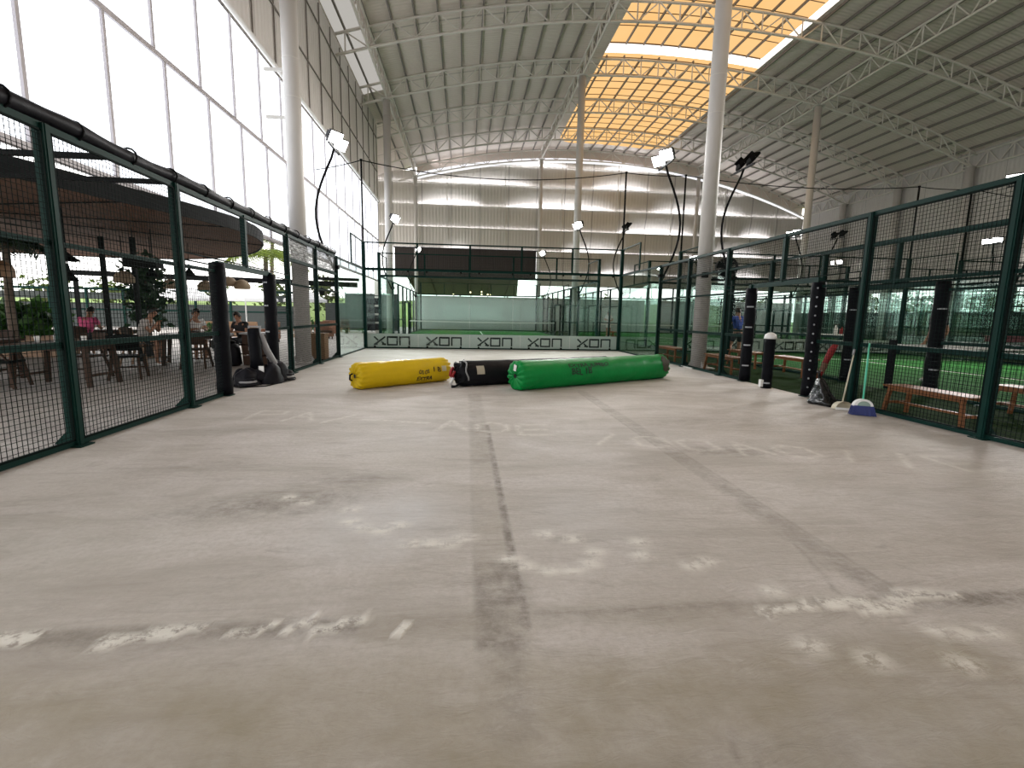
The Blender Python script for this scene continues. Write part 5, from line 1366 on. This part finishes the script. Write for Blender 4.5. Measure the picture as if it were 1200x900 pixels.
# floor machine
fm = thing('floor_machine', 'black upright cleaning machine with coiled hoses standing in the left doorway', 'cleaning machine', (-.05, 10.35, 0))
mb = MB(); mb.lathe([(.20, .05), (.24, .10), (.23, .20), (.13, .27), (.10, .30)], (-.05, 10.35, 0), 18); mb.build('base', M['blackbag'], fm, True)
mb = MB()
for i, (z, a, b) in enumerate(((.28, .10, .09), (.45, .11, .09), (.7, .12, .09), (.95, .13, .10), (1.0, .10, .08))): pass
mb.tube([(-.05, 10.35, .26), (-.06, 10.36, .5), (-.09, 10.40, .8), (-.12, 10.44, 1.02)], [.12, .105, .115, .10], 12); mb.build('upright_body', M['black_pad'], fm, True)
MB().bar((-.20, 10.42, .62), (-.22, 10.5, 1.06), .025).build('handle_frame', M['greyplastic'], fm); MB().bar((-.02, 10.38, .6), (.0, 10.46, 1.06), .025).build('handle_frame', M['greyplastic'], fm); MB().bar((-.23, 10.5, 1.06), (.01, 10.46, 1.06), .03).build('handle_frame', M['greyplastic'], fm)
MB().tube([(.0, 10.46, .93), (.06, 10.55, .62), (.18, 10.72, .24), (.22, 10.8, .12)], [.05, .06, .06, .05], 10).build('wand', M['greyplastic'], fm, True)
for (cx, cy, rr_) in ((-.25, 10.28, .17), (.24, 10.85, .20), (-.1, 10.05, .15)):
    for q in range(3):
        MB().tube([(cx+(rr_-.02*q)*math.cos(a), cy+(rr_-.02*q)*math.sin(a), .03+.045*q) for a in [2*PI*i/20 for i in range(21)]], .024, 6).build('hose_coil', M['blackbag'] if q != 1 else M['greyplastic'], fm, True)
MB().ball((-.36, 10.3, .16), (.06, .06, .06), 10, 8).build('wheel', M['greyplastic'], fm, True); MB().ball((.33, 10.9, .10), (.10, .05, .10), 10, 8).build('wheel', M['dkgrey'], fm, True)
def heap(cx, cy, r, h, nm):
    mb = MB(); vs = []; K, N_ = 8, 20
    for i in range(K+1):
        t_ = i/K
        for j in range(N_):
            a = 2*PI*j/N_; q = r*math.cos(t_*PI/2)**.7*(1+.28*mnoise.noise(Vector((cx*9+math.cos(a)*2, math.sin(a)*2, t_*3))))+.004
            vs.append((cx+q*math.cos(a), cy+q*math.sin(a), .004+h*math.sin(t_*PI/2)*(1+.25*mnoise.noise(Vector((cx*5+math.cos(a), math.sin(a), 4))))))
    mb.add(vs, [(i*N_+j, i*N_+(j+1) % N_, (i+1)*N_+(j+1) % N_, (i+1)*N_+j) for i in range(K) for j in range(N_)]).build(nm, M['blackbag'], fm, True)
heap(-.16, 10.15, .22, .30, 'crumpled_cover'); heap(.10, 10.45, .26, .34, 'crumpled_cover'); heap(.16, 10.75, .20, .36, 'crumpled_cover'); heap(-.34, 10.42, .18, .24, 'crumpled_cover')
MB().box(.02, .11, 10.245, 10.255, .22, .34).build('paper_tag', M['white'], fm)
MB().tube([(-.45, 10.2, .012), (-.3, 9.9, .012), (-.1, 9.75, .012), (.25, 9.95, .012), (.38, 10.6, .012), (.32, 11.2, .012)], .011, 6).build('power_cable', M['black'], fm, True)
# wooden litter bins by the column
for i, (x, y, h) in enumerate(((-.38, 13.3, .78),)):
    t = thing('litter_bin', 'square brown slatted litter bin outside the left fence right of the column', 'bin', (x, y, 0))
x, y = -.30, 15.15
if True:
    t.location = (x, y, 0)
    for s in range(6):
        a = -.16+.064*s
        MB().box(x+a-.028, x+a+.028, y-.19, y-.165, .03, .72).build('slat', M['bin'], t); MB().box(x+a-.028, x+a+.028, y+.165, y+.19, .03, .72).build('slat', M['bin'], t)
        MB().box(x-.19, x-.165, y+a-.028, y+a+.028, .03, .72).build('slat', M['bin'], t); MB().box(x+.165, x+.19, y+a-.028, y+a+.028, .03, .72).build('slat', M['bin'], t)
    MB().box(x-.165, x+.165, y-.165, y+.165, 0, .66).build('liner', M['black'], t)
    MB().box(x-.21, x+.21, y-.21, y+.21, .72, .76).build('rim', M['bin'], t)
# lounge seats on the terrace farther back
def armchair(x, y, ang, label, m='woven', cush='tancloth'):
    t = thing('armchair', label, 'armchair', (x, y, 0)); ca, sa = math.cos(ang), math.sin(ang)
    def P(a, b, z): return (x+a*ca-b*sa, y+a*sa+b*ca, z)
    MB().bar(P(-.36, 0, .22), P(.36, 0, .22), .66, .18).build('seat_base', M[m], t)
    MB().bar(P(-.30, .02, .36), P(.30, .02, .36), .56, .12).build('cushion', M[cush], t)
    MB().bar(P(-.36, -.33, .52), P(.36, -.33, .52), .09, .72).build('backrest', M[m], t)
    for s in (-1, 1):
        MB().bar(P(s*.36, -.3, .36), P(s*.36, .32, .36), .08, .42).build('armrest', M[m], t)
        for b in (-.28, .28): MB().bar(P(s*.32, b, .14), P(s*.32, b, 0), .05).build('leg', M['dkwood'], t)
    return t
armchair(-4.75, 22.9, 2.8, 'terracotta and white rounded armchair behind the left doorway', 'orange', 'whitecloth')
armchair(-4.0, 24.8, 2.6, 'brown rattan armchair seen between padded post and third fence post')
armchair(-3.3, 26.2, -2.6, 'brown rattan armchair left of the litter bin', 'orange', 'dkwood')
armchair(-3.9, 29.8, 0, 'brown low armchair at the back of the terrace right of the column', 'orange', 'dkwood')
sofa = thing('sofa', 'long tan wooden-framed sofa across the back of the terrace', 'sofa', (-7.0, 23.5, 0))
MB().box(-8.4, -5.6, 23.2, 23.95, .2, .40).build('seat_base', M['midwood'], sofa); MB().box(-8.4, -5.6, 23.9, 24.02, .2, .85).build('backrest', M['midwood'], sofa)
for i in range(3): MB().bevbox(-8.35+.92*i, -7.47+.92*i, 23.2, 23.88, .40, .52, .03).build('seat_cushion', M['tancloth'], sofa)
for a in (-8.3, -5.7):
    for b in (23.25, 23.95): MB().box(a-.04, a+.04, b-.04, b+.04, 0, .2).build('leg', M['dkwood'], sofa)
bb = thing('brick_bench', 'low brown seat block beyond the glass on the left', 'bench', (-4.4, 33, 0))
MB().bevbox(-5.0, -3.6, 32.7, 33.2, .38, .46, .01).build('seat', M['dkwood'], bb)
for a in (-4.8, -3.8): MB().box(a-.06, a+.06, 32.8, 33.1, 0, .38).build('support', M['dkwood'], bb)
ch = chair(-4.55, 35.6, .4, 'small wooden chair standing alone beyond the left glass near the dark panels', 'wood', .46, 'orange')

# --- planting
def leaves(c, rad, n, size, rng, shape='ball'):
    mb = MB()
    for _ in range(n):
        while True:
            p = Vector((rng.uniform(-1, 1), rng.uniform(-1, 1), rng.uniform(-1, 1)))
            if p.length < 1: break
        p = p*(.55+.45*rng.random()) if shape == 'ball' else p
        q = Vector((c[0]+p.x*rad[0], c[1]+p.y*rad[1], c[2]+p.z*rad[2]))
        d = Vector((rng.uniform(-1, 1), rng.uniform(-1, 1), rng.uniform(-.6, .9))).normalized(); s = d.cross(Vector((rng.uniform(-1, 1), rng.uniform(-1, 1), rng.uniform(-1, 1)))).normalized()
        l = size*(.7+.6*rng.random()); w_ = l*.28
        mb.add([q, q+d*l*.5+s*w_, q+d*l-Vector((0, 0, l*.12)), q+d*l*.5-s*w_], [(0, 1, 2, 3)])
    return mb
rng = random.Random(11)
def pot_plant(x, y, h, rad, label, leaf='leafdark', n=600, size=.16, pot=.32, base=0):
    t = thing('potted_plant', label, 'plant', (x, y, base))
    MB().lathe([(pot*.62, 0), (pot*.95, pot*1.1), (pot, pot*1.3), (pot*.88, pot*1.3), (pot*.85, pot*1.2)], (x, y, base), 16).build('pot', M['dkgrey'], t, True)
    MB().tube([(x, y, base+pot), (x+.03, y, base+h*.5), (x-.02, y, base+h*.8)], [.05, .04, .025], 7).build('stem', M['bark'], t, True)
    leaves((x, y, base+pot*1.2+(h-pot*1.2)*.55), (rad, rad, (h-pot*1.2)*.55), n, size, rng).build('foliage', M[leaf], t)
pot_plant(-5.03, 15.5, 2.9, .62, 'tall dark bushy plant in a pot between the first two left fence posts', 'leafdark', 900, .2)
pl = thing('planter_trough', 'wooden planter trough full of broad leaves at the left edge', 'planter', (-8.3, 15.4, 0))
for z in (0, .2, .4): MB().bevbox(-9.6, -7.0, 15.15, 15.65, z, z+.19, .01).build('plank', M['midwood'], pl)
tp = thing('broadleaf_plants', 'broad green leaves growing from the planter trough at the left edge', 'plant', (-8.3, 15.4, .58))
leaves((-8.3, 15.4, .95), (1.4, .45, .5), 420, .42, rng).build('foliage', M['leaf'], tp)
for i in range(7): MB().tube([(-9.4+.36*i, 15.4, .58), (-9.4+.37*i, 15.4, 1.0)], .015, 5).build('stem', M['leafdark'], tp)
pot_plant(-4.4, 27.5, 1.0, .4, 'small bright green bush behind the terracotta armchair', 'leaf', 260, .16, .22)
pot_plant(-5.0, 19.0, .9, .4, 'low green plant in front of the palm trunk', 'leaf', 260, .16, .22)
def palm(x, y, h, label, leaf='leafyel', fr=9, ln=1.9, lean=(.1, 0)):
    t = thing('palm', label, 'palm', (x, y, 0))
    path = [(x+lean[0]*s*s, y+lean[1]*s*s, h*s) for s in [i/10 for i in range(11)]]
    MB().tube(path, [.10-.03*i/10 for i in range(11)], 9).build('trunk', M['bark'], t, True)
    tp_ = Vector(path[-1])
    for k in range(fr):
        a = 2*PI*k/fr+.3; e = Vector((math.cos(a), math.sin(a), 0)); mb = MB(); pts = []
        for i in range(9):
            s = i/8; pts.append(tp_+e*ln*s+Vector((0, 0, ln*(.45*s-.85*s*s))))
        mb.tube(pts, [.014*(1-.7*i/8) for i in range(9)], 4)
        for i in range(1, 9):
            for q in (-1, 1):
                sd = e.cross(Vector((0, 0, 1)))*q; d = (sd+e*.5-Vector((0, 0, .45))).normalized(); l = .62*(1-.45*abs(i/8-.45))
                for o_ in (0, .45):
                    b = pts[i-1].lerp(pts[i], o_+.2); mb.add([b, b+d*l*.5+e*.03, b+d*l-Vector((0, 0, .06)), b+d*l*.5-e*.03], [(0, 1, 2, 3)])
        mb.build('frond', M[leaf], t)
    return t
palm(-3.5, 19.8, 3.5, 'slim palm with yellow green fronds rising between canopy and white wall', 'leafyel', 10, 1.35, (.05, 0))
palm(-4.9, 23.9, 4.6, 'thin leaning palm trunk behind the left doorway', 'leafyel', 9, 1.7, (.15, .1))
palm(-6.6, 13.2, 2.9, 'thick brown trunk standing under the canopy by the first left fence post', 'leafdark', 6, .7)
# white parasols
def parasol(x, y, r, ze_, zt__, label):
    t = thing('parasol', label, 'parasol', (x, y, 0))
    n = 8; vs = [(x, y, zt__)]+[(x+r*math.cos(2*PI*i/n+.39), y+r*math.sin(2*PI*i/n+.39), ze_) for i in range(n)]+[(x+r*math.cos(2*PI*i/n+.39), y+r*math.sin(2*PI*i/n+.39), ze_-.14) for i in range(n)]
    MB().add(vs, [(0, 1+i, 1+(i+1) % n) for i in range(n)]+[(1+i, 1+n+i, 1+n+(i+1) % n, 1+(i+1) % n) for i in range(n)]).build('canopy', M['canvas'], t)
    MB().tube([(x, y, 0), (x, y, zt__+.1)], .035, 8).build('pole', M['white'], t, True)
    MB().lathe([(.3, 0), (.3, .06), (.06, .12)], (x, y, 0), 14).build('base', M['greyplastic'], t)
    for i in range(n):
        a = 2*PI*i/n+.39; MB().bar((x, y, zt__-.03), (x+r*math.cos(a)*.98, y+r*math.sin(a)*.98, ze_-.02), .02).build('rib', M['white'], t)
parasol(-11.3, 28.5, 1.5, 1.98, 2.85, 'white parasol seen either side of the second left fence post')
parasol(-8.0, 28.5, 1.6, 2.0, 2.9, 'white parasol right of the strapped padded post')
parasol(-5.6, 30.8, 1.2, 2.05, 2.7, 'white parasol farthest right, behind the third fence post')
# glazed garden fence and greenery at the back of the terrace
gf_ = thing('garden_fence', 'long dark green panel fence with a bright slot across the back of the terrace', 'fence', (-24, 38, 0))
for x in lin(-42, -8.3, 2.4):
    MB().box(x-.06, x+.06, 37.9, 38.1, 0, 2.75).build('fence_post', M['green'], gf_)
for x in lin(-42, -8.3, 2.4)[:-1]:
    MB().box(x+.1, x+2.3, 37.97, 38.03, .05, 1.72).build('lower_panel', M['greywall'], gf_); MB().box(x+.1, x+2.3, 37.97, 38.03, 1.98, 2.45).build('upper_panel', M['greywall'], gf_)
MB().box(-42, -8.3, 37.94, 38.06, 2.62, 2.78).build('top_rail', M['green'], gf_); MB().box(-42, -8.3, 37.95, 38.05, 1.2, 1.3).build('middle_rail', M['green'], gf_)
df = thing('panel_fence', 'tall slate grey panel fence beyond the left glass', 'fence', (-4, 37, 0))
for i, (a, b, h) in enumerate(((-6.2, -4.8, 2.0), (-4.75, -3.9, 2.72), (-3.85, -3.0, 2.72), (-2.95, -2.1, 2.72), (-2.05, -1.0, 2.72))):
    MB().box(a, b, 37.0, 37.06, .05, h).build('panel', M['greywall'], df)
for x in (-4.78, -3.87, -2.97, -2.07): MB().box(x-.03, x+.03, 36.96, 37.1, 0, 2.78).build('post', M['dkgrey'], df)
rk = thing('storage_rack', 'dark storage rack with black crates beyond the back left corner of the court', 'rack', (-2.2, 33.5, 0))
for a in (-2.85, -1.6):
    for b in (33.2, 33.8): MB().box(a-.03, a+.03, b-.03, b+.03, 0, 2.5).build('upright', M['black'], rk)
for z in (.25, .8, 1.35, 1.9, 2.45): MB().box(-2.88, -1.57, 33.17, 33.83, z-.02, z+.02).build('shelf', M['black'], rk)
for i in range(4):
    for j in range(3):
        x = -2.80+.40*j; z = .27+.55*i
        cc = thing('crate', f'black crate on the storage rack, {["bottom", "second", "third", "top"][i]} shelf, {["left", "middle", "right"][j]}', 'crate', (x+.2, 33.5, z))
        MB().bevbox(x, x+.36, 33.22, 33.78, z, z+.34, .02).build('tub', M['blackbag'], cc); MB().box(x-.01, x+.37, 33.21, 33.79, z+.34, z+.38).build('rim', M['dkgrey'], cc)
# grass bank, hedges and trees outside
bank = MB(); vs = []; nx, ny = 40, 10
for j in range(ny+1):
    for i in range(nx+1):
        s = j/ny; vs.append((-70+110*i/nx, 52+30*s, -.1+3.6*s**.8+.25*math.sin(i*.9+j)*s))
struct(bank.add(vs, [(j*(nx+1)+i, j*(nx+1)+i+1, (j+1)*(nx+1)+i+1, (j+1)*(nx+1)+i) for j in range(ny) for i in range(nx)]).build('grass_bank', M['lawn'], smooth=True))
def tree(x, y, h, r, label, n=700, leaf='hedge', size=.5):
    t = thing('tree', label, 'tree', (x, y, -.05))
    MB().tube([(x, y, -.05), (x+.1, y, h*.4), (x, y, h*.75)], [.16, .12, .06], 8).build('trunk', M['bark'], t, True)
    leaves((x, y, h*.62), (r, r, h*.42), n, size, rng).build('crown', M[leaf], t)
side = ['leftmost', 'second from the left', 'third from the left', 'fourth from the left', 'fifth from the left', 'sixth from the left', 'seventh from the left', 'rightmost']
for i in range(8): tree(-38+4.3*i, 43+rng.uniform(-1, 1), 3.6+rng.random(), 1.8, f'loose green tree beyond the dark green garden fence, {side[i]} of eight', 260, 'hedge', .45)
for i in range(9):
    tree(12.5+2.9*i, 50+rng.uniform(-1, 1), 3.3+rng.random()*.6, 1.35, f'green tree outside the gap under the far wall, {ORD[i]} from the left', 420, 'hedge', .4)
for i in range(11):
    y = 6+3.6*i
    tree(39.5+rng.uniform(-.5, .5), y, 3.6+rng.random()*.8, 1.6, f'green tree outside the open right side of the hall, {ORD[i]} from the camera', 420, 'hedge', .42)
for i, y in enumerate(lin(8, 44, 3.0)):
    o = MB().box(35.0, 35.12, y-.06, y+.06, 2.05, 3.5).build('frame_post', M['dkgrey']); tag(o, 'slim dark post in the open right side of the hall', 'post', 'slim posts along the open right side')
MB  # end
